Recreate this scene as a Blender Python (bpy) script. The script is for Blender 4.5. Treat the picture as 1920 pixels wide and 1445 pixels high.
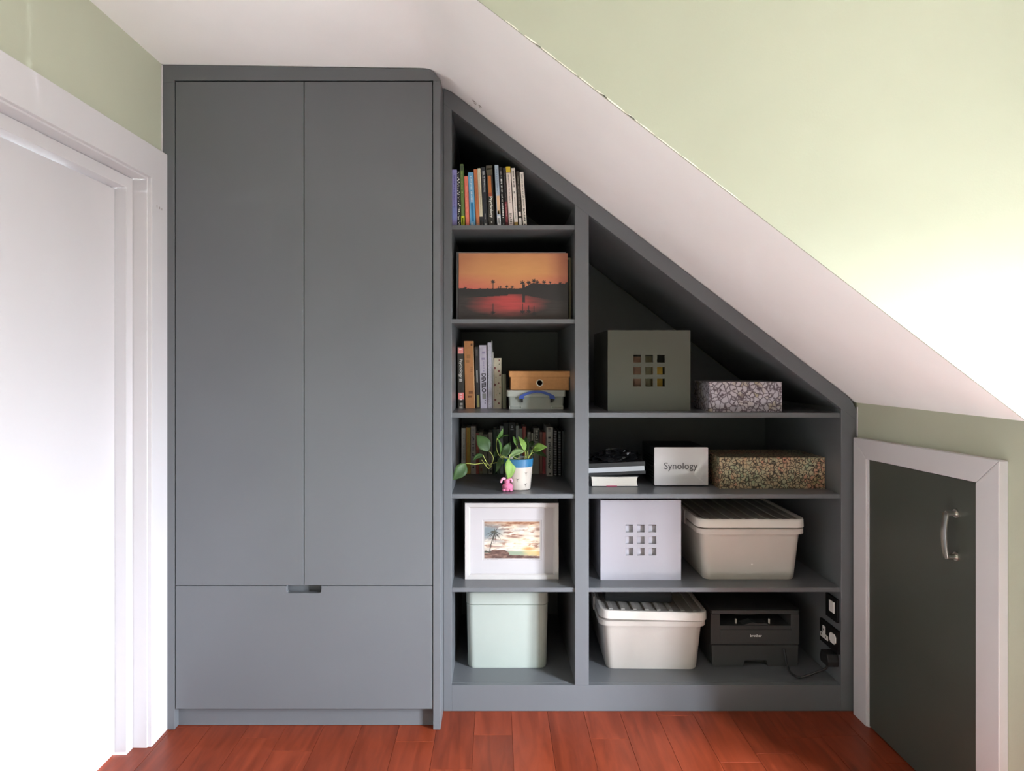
import bpy, bmesh, math, random
import numpy as np
from mathutils import Vector, Matrix

for o in list(bpy.data.objects):
    bpy.data.objects.remove(o)
SC = bpy.context.scene
COL = SC.collection
PI = math.pi
rnd = random.Random(7)

# ------------------------------------------------------------------ camera
CAMZ = 1.276                      # eye height above the floor
F = 1280.0                        # focal length in pixels of the 1920 wide frame
VX, VY = 932.0, 680.0             # where the level line of sight meets the picture
cd = bpy.data.cameras.new('camera')
cam = bpy.data.objects.new('camera', cd)
COL.objects.link(cam)
cam.location = (0, 0, CAMZ)
cam.rotation_euler = (PI / 2, 0, 0)
cd.sensor_width = 36.0
cd.lens = 36.0 * F / 1920.0
cd.shift_x = (960.0 - VX) / 1920.0
cd.shift_y = -(722.5 - VY) / 1920.0
cd.clip_start = 0.02
SC.camera = cam

# ------------------------------------------------------------------ world, light, exposure
SC.view_settings.view_transform = 'Standard'
SC.view_settings.look = 'None'
SC.view_settings.gamma = 1.0
SC.view_settings.use_curve_mapping = False
SC.view_settings.exposure = 1.58
SC.cycles.use_denoising = True
SC.cycles.max_bounces = 10
SC.cycles.diffuse_bounces = 6

# overcast sky above, dull ground below: higher surfaces in the room look down through the window on the ground only
SKY, GROUND = 46.0, 8.0
W = bpy.data.worlds.new('daylight')
SC.world = W
W.use_nodes = True
_nt = W.node_tree
_tc = _nt.nodes.new('ShaderNodeTexCoord')
_sp = _nt.nodes.new('ShaderNodeSeparateXYZ')
_mr = _nt.nodes.new('ShaderNodeMapRange')
_mr.inputs['From Min'].default_value = -0.12
_mr.inputs['From Max'].default_value = 0.12
_mx = _nt.nodes.new('ShaderNodeMix')
_mx.data_type = 'RGBA'
_mx.inputs[6].default_value = (0.95 * GROUND, 1.0 * GROUND, 0.97 * GROUND, 1)
_mx.inputs[7].default_value = (0.90 * SKY, 0.985 * SKY, 1.10 * SKY, 1)
_nt.links.new(_tc.outputs['Generated'], _sp.inputs[0])
_nt.links.new(_sp.outputs['Z'], _mr.inputs[0])
_nt.links.new(_mr.outputs[0], _mx.inputs[0])
_nt.links.new(_mx.outputs[2], _nt.nodes['Background'].inputs[0])


def window_portal(name, loc, rot, sx, sz):
    """Tells the renderer where the window openings are, so that the sky is sampled through them."""
    ld = bpy.data.lights.new(name, 'AREA')
    ld.shape = 'RECTANGLE'
    ld.size = sx
    ld.size_y = sz
    o = bpy.data.objects.new(name, ld)
    COL.objects.link(o)
    o.location = loc
    o.rotation_euler = rot
    ld.cycles.is_portal = True
    return o


# the window in the right-hand wall of the room
RX = 1.95                          # right-hand wall of the room
WIN = dict(y0=0.48, y1=1.20, z0=0.20, z1=1.60)
window_portal('window_portal', (RX + 0.145, (WIN['y0'] + WIN['y1']) / 2, (WIN['z0'] + WIN['z1']) / 2), (0, PI / 2, 0), WIN['z1'] - WIN['z0'], WIN['y1'] - WIN['y0'])


# ------------------------------------------------------------------ helpers
def X(px, y):
    return (px - VX) * y / F


def H(py, y):
    return CAMZ - (py - VY) * y / F


def lin(c):
    if isinstance(c, str):
        c = c.lstrip('#')
        c = tuple(int(c[i:i + 2], 16) / 255 for i in (0, 2, 4))
    return tuple(v / 12.92 if v <= 0.04045 else ((v + 0.055) / 1.055) ** 2.4 for v in c)


MATS = {}


def mat(name, color, rough=0.5, var=0.04, scale=12.0, bump=0.0, bscale=200.0, metal=0.0, spec=0.5,
        alpha=1.0, trans=0.0, stretch=None, coat=0.0):
    if name in MATS:
        return MATS[name]
    m = bpy.data.materials.new(name)
    m.use_nodes = True
    nt = m.node_tree
    b = nt.nodes['Principled BSDF']
    c = lin(color)
    tc = nt.nodes.new('ShaderNodeTexCoord')
    mp = nt.nodes.new('ShaderNodeMapping')
    nt.links.new(tc.outputs['Object'], mp.inputs[0])
    if stretch:
        mp.inputs['Scale'].default_value = stretch
    n = nt.nodes.new('ShaderNodeTexNoise')
    n.inputs['Scale'].default_value = scale
    n.inputs['Detail'].default_value = 4
    nt.links.new(mp.outputs[0], n.inputs['Vector'])
    r = nt.nodes.new('ShaderNodeValToRGB')
    r.color_ramp.elements[0].position = 0.3
    r.color_ramp.elements[1].position = 0.7
    r.color_ramp.elements[0].color = (*[max(0, v * (1 - var)) for v in c], 1)
    r.color_ramp.elements[1].color = (*[min(1, v * (1 + var)) for v in c], 1)
    nt.links.new(n.outputs[0], r.inputs[0])
    nt.links.new(r.outputs[0], b.inputs['Base Color'])
    b.inputs['Roughness'].default_value = rough
    b.inputs['Metallic'].default_value = metal
    b.inputs['Specular IOR Level'].default_value = spec
    b.inputs['Alpha'].default_value = alpha
    b.inputs['Transmission Weight'].default_value = trans
    b.inputs['Coat Weight'].default_value = coat
    if bump > 0:
        n2 = nt.nodes.new('ShaderNodeTexNoise')
        n2.inputs['Scale'].default_value = bscale
        n2.inputs['Detail'].default_value = 3
        nt.links.new(mp.outputs[0], n2.inputs['Vector'])
        bp = nt.nodes.new('ShaderNodeBump')
        bp.inputs['Strength'].default_value = bump
        bp.inputs['Distance'].default_value = 0.002
        nt.links.new(n2.outputs[0], bp.inputs['Height'])
        nt.links.new(bp.outputs[0], b.inputs['Normal'])
    MATS[name] = m
    return m


def col(c, rough=0.45):
    return mat('print_' + c.lstrip('#') + '_%d' % int(rough * 100), c, rough, 0.06, 60)


class MB:
    def __init__(s):
        s.v = []
        s.f = []

    def add(s, vs, fs):
        n = len(s.v)
        s.v += [tuple(v) for v in vs]
        s.f += [tuple(i + n for i in f) for f in fs]
        return s

    def box(s, x0, x1, y0, y1, z0, z1):
        return s.add([(x0, y0, z0), (x1, y0, z0), (x1, y1, z0), (x0, y1, z0),
                      (x0, y0, z1), (x1, y0, z1), (x1, y1, z1), (x0, y1, z1)],
                     [(3, 2, 1, 0), (4, 5, 6, 7), (0, 1, 5, 4), (1, 2, 6, 5), (2, 3, 7, 6), (3, 0, 4, 7)])

    def prism_xz(s, poly, y0, y1):
        n = len(poly)
        vs = [(x, y0, z) for x, z in poly] + [(x, y1, z) for x, z in poly]
        fs = [tuple(range(n)), tuple(range(2 * n - 1, n - 1, -1))]
        for i in range(n):
            j = (i + 1) % n
            fs.append((i, i + n, j + n, j))
        return s.add(vs, fs)

    def prism_xy(s, poly, z0, z1):
        n = len(poly)
        vs = [(x, y, z0) for x, y in poly] + [(x, y, z1) for x, y in poly]
        fs = [tuple(range(n - 1, -1, -1)), tuple(range(n, 2 * n))]
        for i in range(n):
            j = (i + 1) % n
            fs.append((i, j, j + n, i + n))
        return s.add(vs, fs)

    def prism_yz(s, poly, x0, x1):
        n = len(poly)
        vs = [(x0, y, z) for y, z in poly] + [(x1, y, z) for y, z in poly]
        fs = [tuple(range(n - 1, -1, -1)), tuple(range(n, 2 * n))]
        for i in range(n):
            j = (i + 1) % n
            fs.append((i, j, j + n, i + n))
        return s.add(vs, fs)

    def loft(s, rings, cap0=True, cap1=True):
        n = len(rings[0])
        vs = [p for r in rings for p in r]
        fs = []
        for k in range(len(rings) - 1):
            for i in range(n):
                j = (i + 1) % n
                fs.append((k * n + i, k * n + j, (k + 1) * n + j, (k + 1) * n + i))
        if cap0:
            fs.append(tuple(range(n - 1, -1, -1)))
        if cap1:
            b = (len(rings) - 1) * n
            fs.append(tuple(range(b, b + n)))
        return s.add(vs, fs)

    def lathe(s, prof, seg=32, c=(0, 0, 0), cap0=True, cap1=True):
        rings = [[(c[0] + r * math.cos(2 * PI * i / seg), c[1] + r * math.sin(2 * PI * i / seg), c[2] + z)
                  for i in range(seg)] for r, z in prof]
        return s.loft(rings, cap0, cap1)

    def tube(s, pts, rad, seg=8, smooth=True):
        P = [Vector(p) for p in pts]
        if smooth and len(P) > 2:
            Q = []
            for i in range(len(P) - 1):
                p0, p1, p2, p3 = P[max(i - 1, 0)], P[i], P[i + 1], P[min(i + 2, len(P) - 1)]
                for k in range(6):
                    t = k / 6
                    Q.append(0.5 * ((2 * p1) + (-p0 + p2) * t + (2 * p0 - 5 * p1 + 4 * p2 - p3) * t * t
                                    + (-p0 + 3 * p1 - 3 * p2 + p3) * t ** 3))
            Q.append(P[-1])
            P = Q
        rings = []
        up = Vector((0.31, 0.2, 0.93))
        for i, p in enumerate(P):
            d = (P[min(i + 1, len(P) - 1)] - P[max(i - 1, 0)]).normalized()
            a = d.cross(up)
            if a.length < 1e-4:
                a = d.cross(Vector((1, 0, 0)))
            a.normalize()
            b = a.cross(d)
            r = rad(i / (len(P) - 1)) if callable(rad) else rad
            rings.append([tuple(p + a * r * math.cos(2 * PI * k / seg) + b * r * math.sin(2 * PI * k / seg))
                          for k in range(seg)])
        return s.loft(rings)

    def xform(s, M):
        s.v = [tuple(M @ Vector(v)) for v in s.v]
        return s

    def build(s, name, m, parent=None, bevel=0.0, smooth=False, seg=2, local=False):
        """One mesh object. Points are in world space unless local."""
        me = bpy.data.meshes.new(name)
        off = Vector((0, 0, 0))
        p = parent
        while p is not None and not local:
            off += p.location
            p = p.parent
        me.from_pydata([tuple(Vector(v) - off) for v in s.v], [], s.f)
        bm = bmesh.new()
        bm.from_mesh(me)
        bmesh.ops.remove_doubles(bm, verts=bm.verts, dist=1e-6)
        bmesh.ops.recalc_face_normals(bm, faces=bm.faces)
        if bevel > 0:
            es = [e for e in bm.edges if len(e.link_faces) == 2 and e.calc_face_angle(0) > 0.5]
            bmesh.ops.bevel(bm, geom=es, offset=bevel, segments=seg, profile=0.5, affect='EDGES', clamp_overlap=True)
        for f in bm.faces:
            f.smooth = smooth
        bm.to_mesh(me)
        bm.free()
        if smooth:
            try:
                me.set_sharp_from_angle(angle=math.radians(38))
            except Exception:
                pass
        if m is not None:
            me.materials.append(m)
        o = bpy.data.objects.new(name, me)
        COL.objects.link(o)
        if parent is not None:
            o.parent = parent
        return o


def tag(o, label=None, cat=None, group=None, kind=None):
    if label:
        o['label'] = label
    if cat:
        o['category'] = cat
    if group:
        o['group'] = group
    if kind:
        o['kind'] = kind
    return o


def thing(name, label, cat, loc=(0, 0, 0), group=None):
    o = bpy.data.objects.new(name, None)
    o.empty_display_size = 0.05
    COL.objects.link(o)
    o.location = loc
    return tag(o, label, cat, group)


def rrect(x0, x1, y0, y1, r, z, n=5):
    pts = []
    for cx, cy, a0 in ((x1 - r, y1 - r, 0), (x0 + r, y1 - r, PI / 2), (x0 + r, y0 + r, PI), (x1 - r, y0 + r, 1.5 * PI)):
        for i in range(n + 1):
            a = a0 + PI / 2 * i / n
            pts.append((cx + r * math.cos(a), cy + r * math.sin(a), z))
    return pts


def rrect2(x0, x1, z0, z1, r, n=4):
    return [(p[0], p[1]) for p in rrect(x0, x1, z0, z1, r, 0, n)]


def text_mb(s, width=None, height=None, depth=0.0006, rot=0, bold=0.0, shear=0.0):
    """Lettering standing in the XZ plane facing -Y, centred on the origin; rot in degrees, counter-clockwise."""
    cu = bpy.data.curves.new('lettering', 'FONT')
    cu.body = s
    cu.size = 1
    cu.offset = bold
    cu.shear = shear
    cu.resolution_u = 3
    to = bpy.data.objects.new('lettering_tmp', cu)
    COL.objects.link(to)
    dg = bpy.context.evaluated_depsgraph_get()
    dg.update()
    me = bpy.data.meshes.new_from_object(to.evaluated_get(dg))
    vs = np.array([v.co[:] for v in me.vertices])
    fs = [tuple(p.vertices) for p in me.polygons]
    bpy.data.objects.remove(to)
    bpy.data.curves.remove(cu)
    bpy.data.meshes.remove(me)
    lo, hi = vs.min(0), vs.max(0)
    c = (lo + hi) / 2
    w, h = hi[0] - lo[0], hi[1] - lo[1]
    kx = width / w if width else None
    kz = height / h if height else None
    kx = kx or kz
    kz = kz or kx
    a = math.radians(rot)
    mb = MB()
    pts = []
    for v in vs:
        u, t = (v[0] - c[0]) * kx, (v[1] - c[1]) * kz
        pts.append((u * math.cos(a) - t * math.sin(a), -depth, u * math.sin(a) + t * math.cos(a)))
    mb.add(pts, fs)
    return mb


def glyphs(x, y, z0, z1, w, seed, vertical=True, gap=0.35):
    """Unreadably small lettering: a row of little blocks running along the spine."""
    r = random.Random(seed)
    mb = MB()
    z = z1
    while z > z0:
        hgt = w * r.uniform(0.35, 0.8)
        if r.random() > 0.14:
            a = x - w / 2 + w * r.choice((0, 0, 0, 0.2))
            b = x + w / 2 - w * r.choice((0, 0, 0.25))
            mb.box(a, b, y - 0.0005, y + 0.0003, z - hgt, z)
        z -= hgt + w * gap
    return mb


# ------------------------------------------------------------------ materials
M_PAINT = mat('grey_satin_paint', '#646669', 0.33, 0.03, 3, 0.05, 260, spec=0.4)
M_PAINT_IN = M_PAINT
M_GREEN = mat('sage_green_wall_paint', '#b3b5a1', 0.75, 0.03, 2.5, 0.12, 160)
M_WHITE = mat('white_ceiling_paint', '#f7f5f5', 0.8, 0.03, 2.0, 0.12, 120)
M_GLOSS = mat('white_gloss_woodwork', '#cbc7c9', 0.34, 0.015, 3, 0.03, 90)
M_HATCH = mat('dark_grey_door_paint', '#41443d', 0.42, 0.05, 4, 0.06, 200)
M_CHROME = mat('brushed_steel', '#c9c7c0', 0.28, 0.05, 80, metal=1.0)
M_PAGES = mat('paper_pages', '#d9d2c2', 0.8, 0.12, 40, 0.3, 900, stretch=(60, 1, 1))
M_BLACK = mat('black_plastic', '#1c1c1d', 0.45, 0.05, 20)
M_DARK = mat('black_matt', '#121212', 0.6, 0.05, 20, spec=0.2)
M_PLASTIC_W = mat('white_plastic', '#e8e6e2', 0.35, 0.02, 10)
M_PLASTIC_G = mat('light_grey_plastic', '#c9c1b9', 0.42, 0.03, 8)
M_KRAFT = mat('kraft_card', '#b98250', 0.75, 0.08, 60, 0.1, 500)


def wood_floor_mat(name, base, dark):
    m = bpy.data.materials.new(name)
    m.use_nodes = True
    nt = m.node_tree
    b = nt.nodes['Principled BSDF']
    tc = nt.nodes.new('ShaderNodeTexCoord')
    oi = nt.nodes.new('ShaderNodeObjectInfo')
    ad = nt.nodes.new('ShaderNodeVectorMath')
    ad.operation = 'ADD'
    sc = nt.nodes.new('ShaderNodeVectorMath')
    sc.operation = 'SCALE'
    sc.inputs['Scale'].default_value = 9.0
    cx = nt.nodes.new('ShaderNodeCombineXYZ')
    for i in range(3):
        nt.links.new(oi.outputs['Random'], cx.inputs[i])
    nt.links.new(cx.outputs[0], sc.inputs[0])
    nt.links.new(tc.outputs['Object'], ad.inputs[0])
    nt.links.new(sc.outputs[0], ad.inputs[1])
    mp = nt.nodes.new('ShaderNodeMapping')
    mp.inputs['Scale'].default_value = (14, 1.6, 14)
    nt.links.new(ad.outputs[0], mp.inputs[0])
    n = nt.nodes.new('ShaderNodeTexNoise')
    n.inputs['Scale'].default_value = 2.2
    n.inputs['Detail'].default_value = 7
    n.inputs['Distortion'].default_value = 0.7
    nt.links.new(mp.outputs[0], n.inputs['Vector'])
    r = nt.nodes.new('ShaderNodeValToRGB')
    r.color_ramp.elements[0].position = 0.3
    r.color_ramp.elements[1].position = 0.72
    r.color_ramp.elements[0].color = (*lin(dark), 1)
    r.color_ramp.elements[1].color = (*lin(base), 1)
    nt.links.new(n.outputs[0], r.inputs[0])
    hs = nt.nodes.new('ShaderNodeHueSaturation')
    mr = nt.nodes.new('ShaderNodeMapRange')
    mr.inputs['To Min'].default_value = 0.88
    mr.inputs['To Max'].default_value = 1.10
    nt.links.new(oi.outputs['Random'], mr.inputs[0])
    nt.links.new(mr.outputs[0], hs.inputs['Value'])
    nt.links.new(r.outputs[0], hs.inputs['Color'])
    nt.links.new(hs.outputs[0], b.inputs['Base Color'])
    b.inputs['Roughness'].default_value = 0.36
    b.inputs['Specular IOR Level'].default_value = 0.25
    n2 = nt.nodes.new('ShaderNodeTexNoise')
    n2.inputs['Scale'].default_value = 30
    nt.links.new(mp.outputs[0], n2.inputs['Vector'])
    bp = nt.nodes.new('ShaderNodeBump')
    bp.inputs['Strength'].default_value = 0.08
    bp.inputs['Distance'].default_value = 0.001
    nt.links.new(n2.outputs[0], bp.inputs['Height'])
    nt.links.new(bp.outputs[0], b.inputs['Normal'])
    return m


M_FLOOR = wood_floor_mat('red_brown_wood', '#8f3e25', '#702d18')


def marble_mat(name, cells, veins, scale, tints):
    m = bpy.data.materials.new(name)
    m.use_nodes = True
    nt = m.node_tree
    b = nt.nodes['Principled BSDF']
    tc = nt.nodes.new('ShaderNodeTexCoord')
    n = nt.nodes.new('ShaderNodeTexNoise')
    n.inputs['Scale'].default_value = scale * 0.6
    n.inputs['Detail'].default_value = 3
    nt.links.new(tc.outputs['Object'], n.inputs['Vector'])
    mx = nt.nodes.new('ShaderNodeVectorMath')
    mx.operation = 'MULTIPLY_ADD'
    mx.inputs[1].default_value = (1.7 / scale,) * 3
    nt.links.new(n.outputs['Color'], mx.inputs[0])
    nt.links.new(tc.outputs['Object'], mx.inputs[2])
    v1 = nt.nodes.new('ShaderNodeTexVoronoi')
    v1.feature = 'DISTANCE_TO_EDGE'
    v1.inputs['Scale'].default_value = scale
    v2 = nt.nodes.new('ShaderNodeTexVoronoi')
    v2.inputs['Scale'].default_value = scale
    for v in (v1, v2):
        nt.links.new(mx.outputs[0], v.inputs['Vector'])
    sp = nt.nodes.new('ShaderNodeSeparateColor')
    nt.links.new(v2.outputs['Color'], sp.inputs[0])
    big = nt.nodes.new('ShaderNodeTexNoise')
    big.inputs['Scale'].default_value = 9
    nt.links.new(tc.outputs['Object'], big.inputs['Vector'])
    rr = nt.nodes.new('ShaderNodeValToRGB')
    for k, (p, c) in enumerate(tints):
        e = rr.color_ramp.elements[k] if k < 2 else rr.color_ramp.elements.new(p)
        e.position = p
        e.color = (*lin(c), 1)
    mm = nt.nodes.new('ShaderNodeMath')
    mm.operation = 'MULTIPLY_ADD'
    mm.inputs[1].default_value = 0.4
    nt.links.new(sp.outputs[0], mm.inputs[0])
    m2 = nt.nodes.new('ShaderNodeMath')
    m2.operation = 'MULTIPLY_ADD'
    m2.inputs[1].default_value = 1.5
    m2.inputs[2].default_value = -0.45
    nt.links.new(big.outputs[0], m2.inputs[0])
    nt.links.new(m2.outputs[0], mm.inputs[2])
    nt.links.new(mm.outputs[0], rr.inputs[0])
    rv = nt.nodes.new('ShaderNodeValToRGB')
    rv.color_ramp.elements[0].position = 0.03
    rv.color_ramp.elements[1].position = 0.15
    rv.color_ramp.elements[0].color = (0, 0, 0, 1)
    nt.links.new(v1.outputs['Distance'], rv.inputs[0])
    mix = nt.nodes.new('ShaderNodeMix')
    mix.data_type = 'RGBA'
    nt.links.new(rv.outputs[0], mix.inputs[0])
    mix.inputs[6].default_value = (*lin(veins), 1)
    nt.links.new(rr.outputs[0], mix.inputs[7])
    nt.links.new(mix.outputs[2], b.inputs['Base Color'])
    b.inputs['Roughness'].default_value = 0.5
    return m


def attr_mat(name, rough=0.5):
    m = bpy.data.materials.new(name)
    m.use_nodes = True
    nt = m.node_tree
    a = nt.nodes.new('ShaderNodeAttribute')
    a.attribute_name = 'print'
    nt.links.new(a.outputs['Color'], nt.nodes['Principled BSDF'].inputs['Base Color'])
    nt.nodes['Principled BSDF'].inputs['Roughness'].default_value = rough
    return m


def print_grid(name, w, h, nx, nz, fn, m, parent):
    """A printed sheet in the XZ plane facing -Y, local origin at its lower left corner."""
    u, v = np.meshgrid(np.linspace(0, 1, nx), np.linspace(0, 1, nz))
    vs = np.stack([u * w, np.zeros_like(u), v * h], -1).reshape(-1, 3)
    fs = []
    for j in range(nz - 1):
        for i in range(nx - 1):
            a = j * nx + i
            fs.append((a, a + 1, a + nx + 1, a + nx))
    me = bpy.data.meshes.new(name)
    me.from_pydata(vs.tolist(), [], fs)
    c = fn(u, 1 - v).reshape(-1, 3)
    c = np.clip(c, 0, 1)
    c = np.where(c <= 0.04045, c / 12.92, ((c + 0.055) / 1.055) ** 2.4)
    at = me.color_attributes.new('print', 'FLOAT_COLOR', 'POINT')
    at.data.foreach_set('color', np.concatenate([c, np.ones((len(c), 1))], 1).astype(np.float32).ravel())
    me.materials.append(m)
    o = bpy.data.objects.new(name, me)
    COL.objects.link(o)
    o.parent = parent
    return o


# ================================================================== THE ROOM
CEIL = 2.317
EDGE_Y = 1.70                      # where the sloping soffit ends and the tall green wall begins
WALL_L, WALL_R = -1.167, 1.320


def soffit(x):
    return 2.18 - 0.767 * (x + 0.049)


# floor: a slab, with the boards of the visible part laid on it
b = MB().box(-1.40, (RX + 0.15), -2.35, 3.40, -0.06, -0.006)
floor = tag(b.build('floor', M_FLOOR), kind='structure')
pw = 0.132
row = 0
x = -1.40
while x < (RX + 0.14):
    y = -0.2 - rnd.uniform(0, 0.9)
    while y < 2.60:
        L = rnd.uniform(0.75, 1.05)
        y1 = min(y + L, 2.60)
        if y1 > -0.2 and y1 - y > 0.02:
            bb = MB().box(x + 0.0005, min(x + pw - 0.0005, (RX + 0.14)), max(y, -0.2) + 0.0005, y1 - 0.0005, -0.006, 0.0)
            cxp, cyp = x + pw / 2, (max(y, -0.2) + y1) / 2
            bb.v = [(p[0] - cxp, p[1] - cyp, p[2]) for p in bb.v]
            pl = bb.build('plank', M_FLOOR, floor, bevel=0.0004, seg=1, local=True)
            pl.location = (cxp, cyp, 0)
        y = y1 if y1 < 2.60 else 9
    x += pw
    row += 1

# unseen pale floor covering, added to bounce window light up to the ceiling
bounce_rug = MB()
bounce_rug.loft([rrect(-0.8, 1.25, -1.7, 1.35, 0.03, 0.0005), rrect(-0.8, 1.25, -1.7, 1.35, 0.03, 0.011), rrect(-0.79, 1.24, -1.69, 1.34, 0.03, 0.0125)])
bounce_rug = bounce_rug.build('bounce_rug', mat('pale_bounce_wool', '#ddd8d0', 0.95, 0.06, 90, 0.6, 300))
tag(bounce_rug, 'unseen pale floor covering added to bounce daylight upwards', 'bounce_rug')

# left wall with the door opening
DY0, DY1, DZ = 1.325, 2.275, 1.90          # opening
b = MB()
b.box(-1.40, WALL_L, DY1, 3.40, 0, 2.6)
b.box(-1.40, WALL_L, -2.30, DY0, 0, 2.6)
b.box(-1.40, WALL_L, DY0, DY1, DZ, 2.6)
tag(b.build('wall_left', M_GREEN), kind='structure')
# right wall of the recess and the low cupboard opening in it
QY0, QY1, QZ = 1.85, 2.41, 0.944
b = MB()
b.box(WALL_R, 1.46, QY1, 3.40, 0, 2.6)
b.box(WALL_R, 1.46, EDGE_Y + 0.004, QY0, 0, 2.6)
b.box(1.46, (RX + 0.14), EDGE_Y + 0.004, EDGE_Y + 0.1, 0, 2.6)
b.box(WALL_R, 1.46, QY0, QY1, QZ, 2.6)
b.box(1.42, 1.46, QY0, QY1, 0, QZ)
tag(b.build('wall_right', M_GREEN), kind='structure')
# the wall behind the furniture
tag(MB().box(-1.40, 1.46, 3.30, 3.40, 0, 2.6).build('wall_rear', M_GREEN), kind='structure')
# tall green wall standing above the soffit and to the right of the recess
crease = [(-0.275, 2.3025), (-0.245, 2.300), (-0.222, 2.294), (-0.20, 2.284), (-0.17, soffit(-0.17))]
slope_pts = crease + [(WALL_R, soffit(WALL_R))]
poly = slope_pts + [(WALL_R, 0.0), ((RX + 0.14), 0.0), ((RX + 0.14), 2.6), (-0.275, 2.6)]
wg = tag(MB().prism_xz(poly, EDGE_Y, EDGE_Y + 0.004).build('wall_front', M_GREEN), kind='structure')
# wobbly line of white paint that runs over the corner onto the green wall
r2 = random.Random(3)
mb = MB()
xx = 0.02
while xx < 0.58:
    ln = r2.uniform(0.02, 0.07)
    n = 7
    top, bot = [], []
    t0 = r2.uniform(0.0006, 0.0032)
    for k in range(n + 1):
        q = xx + ln * k / n
        e = math.sin(PI * k / n) ** 0.6
        bot.append((q, soffit(q) + 0.0003))
        top.append((q + 0.001, soffit(q) + 0.0006 + e * (t0 + r2.uniform(-0.0006, 0.0008))))
    mb.prism_xz(bot + top[::-1], EDGE_Y - 0.0012, EDGE_Y + 0.001)
    xx += ln + r2.uniform(-0.02, 0.016)
mb.build('paint_run', mat('white_paint_run', '#f4efe4', 0.6), wg)
# ceiling: flat over the room, sloping soffit over the recess
ce = tag(MB().box(-1.40, (RX + 0.15), -2.35, EDGE_Y, CEIL, CEIL + 0.1).build('ceiling', M_WHITE), kind='structure')
poly = [(-1.40, CEIL)] + slope_pts + [(1.46, soffit(1.46)), (1.46, 2.62), (-1.40, 2.62)]
MB().prism_xz([(-1.40, CEIL)] + slope_pts + [(WALL_R, 2.58), (-1.40, 2.58)], EDGE_Y + 0.0041, 3.40).build('sloping_soffit', M_WHITE, ce, smooth=True)
# smudge on the soffit just above the shelves
M_SMUDGE = mat('grey_scuff', '#b7aeab', 0.8, 0.1, 90)
mb = MB()
for k in range(9):
    q = r2.uniform(-0.088, -0.055)
    yy = 2.43 + r2.uniform(-0.02, 0.02)
    s = r2.uniform(0.002, 0.006)
    mb.add([(q - s, yy - s, soffit(q - s) - 0.0006), (q + s, yy - s, soffit(q + s) - 0.0006),
            (q + s, yy + s, soffit(q + s) - 0.0006), (q - s, yy + s, soffit(q - s) - 0.0006)], [(0, 1, 2, 3)])
mb.build('scuff', M_SMUDGE, ce)

# the rest of the room behind the camera, with its window
b = MB()
b.box(RX, RX + 0.14, -2.30, WIN['y0'], 0, 2.6)
b.box(RX, RX + 0.14, WIN['y1'], EDGE_Y, 0, 2.6)
b.box(RX, RX + 0.14, WIN['y0'], WIN['y1'], 0, WIN['z0'])
b.box(RX, RX + 0.14, WIN['y0'], WIN['y1'], WIN['z1'], 2.6)
tag(b.build('wall_window', M_GREEN), kind='structure')
tag(MB().box(-1.40, RX, -2.30, -2.18, 0, 2.6).build('wall_back', M_GREEN), kind='structure')
b = MB()
y0, y1, z0, z1 = WIN['y0'], WIN['y1'], WIN['z0'], WIN['z1']
for a in ((y0, y0 + .05, z0, z1), (y1 - .05, y1, z0, z1), (y0 + .05, y1 - .05, z0, z0 + .05), (y0 + .05, y1 - .05, z1 - .05, z1),
          ((y0 + y1) / 2 - .02, (y0 + y1) / 2 + .02, z0 + .05, z1 - .05)):
    b.box(RX + 0.05, RX + 0.10, *a)
tag(b.build('window_1', M_GLOSS), kind='structure')
# ---- door in the left wall
FX = -1.147                                # face of the architrave
tr = bpy.data.objects.new('trim_1', None)
COL.objects.link(tr)
tr.location = (WALL_L, 1.8, 0)
tag(tr, 'wide white gloss architrave and lining around the white door', kind='structure')
AW = 0.112


def u_frame(mb, xa, xb, ya, yb, zt, wid):
    """Three-sided frame standing on the floor; (ya, yb, zt) is the opening inside it."""
    mb.prism_yz([(ya - wid, 0), (ya, 0), (ya, zt), (yb, zt), (yb, 0), (yb + wid, 0), (yb + wid, zt + wid), (ya - wid, zt + wid)], xa, xb)


m1 = MB()
u_frame(m1, WALL_L, FX, 1.325, 2.268, 1.892, 0.108)
m1.build('architrave', M_GLOSS, tr, bevel=0.002)
m1 = MB()
u_frame(m1, -1.225, WALL_L + 0.007, 1.338, 2.262, 1.886, 0.0215)
m1.build('door_lining', M_GLOSS, tr, bevel=0.0015)
m1 = MB()
u_frame(m1, -1.40, -1.206, 1.380, 2.2215, 1.846, 0.038)
m1.build('door_stop', M_GLOSS, tr, bevel=0.0015)
m1 = MB()
for k, (dy, dz) in enumerate(((0.0, 0), (0.018, -0.002), (0.033, -0.003))):
    m1.box(FX - 0.0002, FX + 0.0004, 2.30 + dy, 2.305 + dy, 1.800 + dz, 1.808 + dz)
m1.build('scuff', mat('grey_scuff2', '#a59c9a', 0.8), tr)
d1 = MB().box(-1.285, -1.243, 1.384, 2.2185, 0.008, 1.842).build('door_1', M_GLOSS, bevel=0.0015)
tag(d1, 'plain white door inside the wide white frame', kind='structure')

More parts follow.
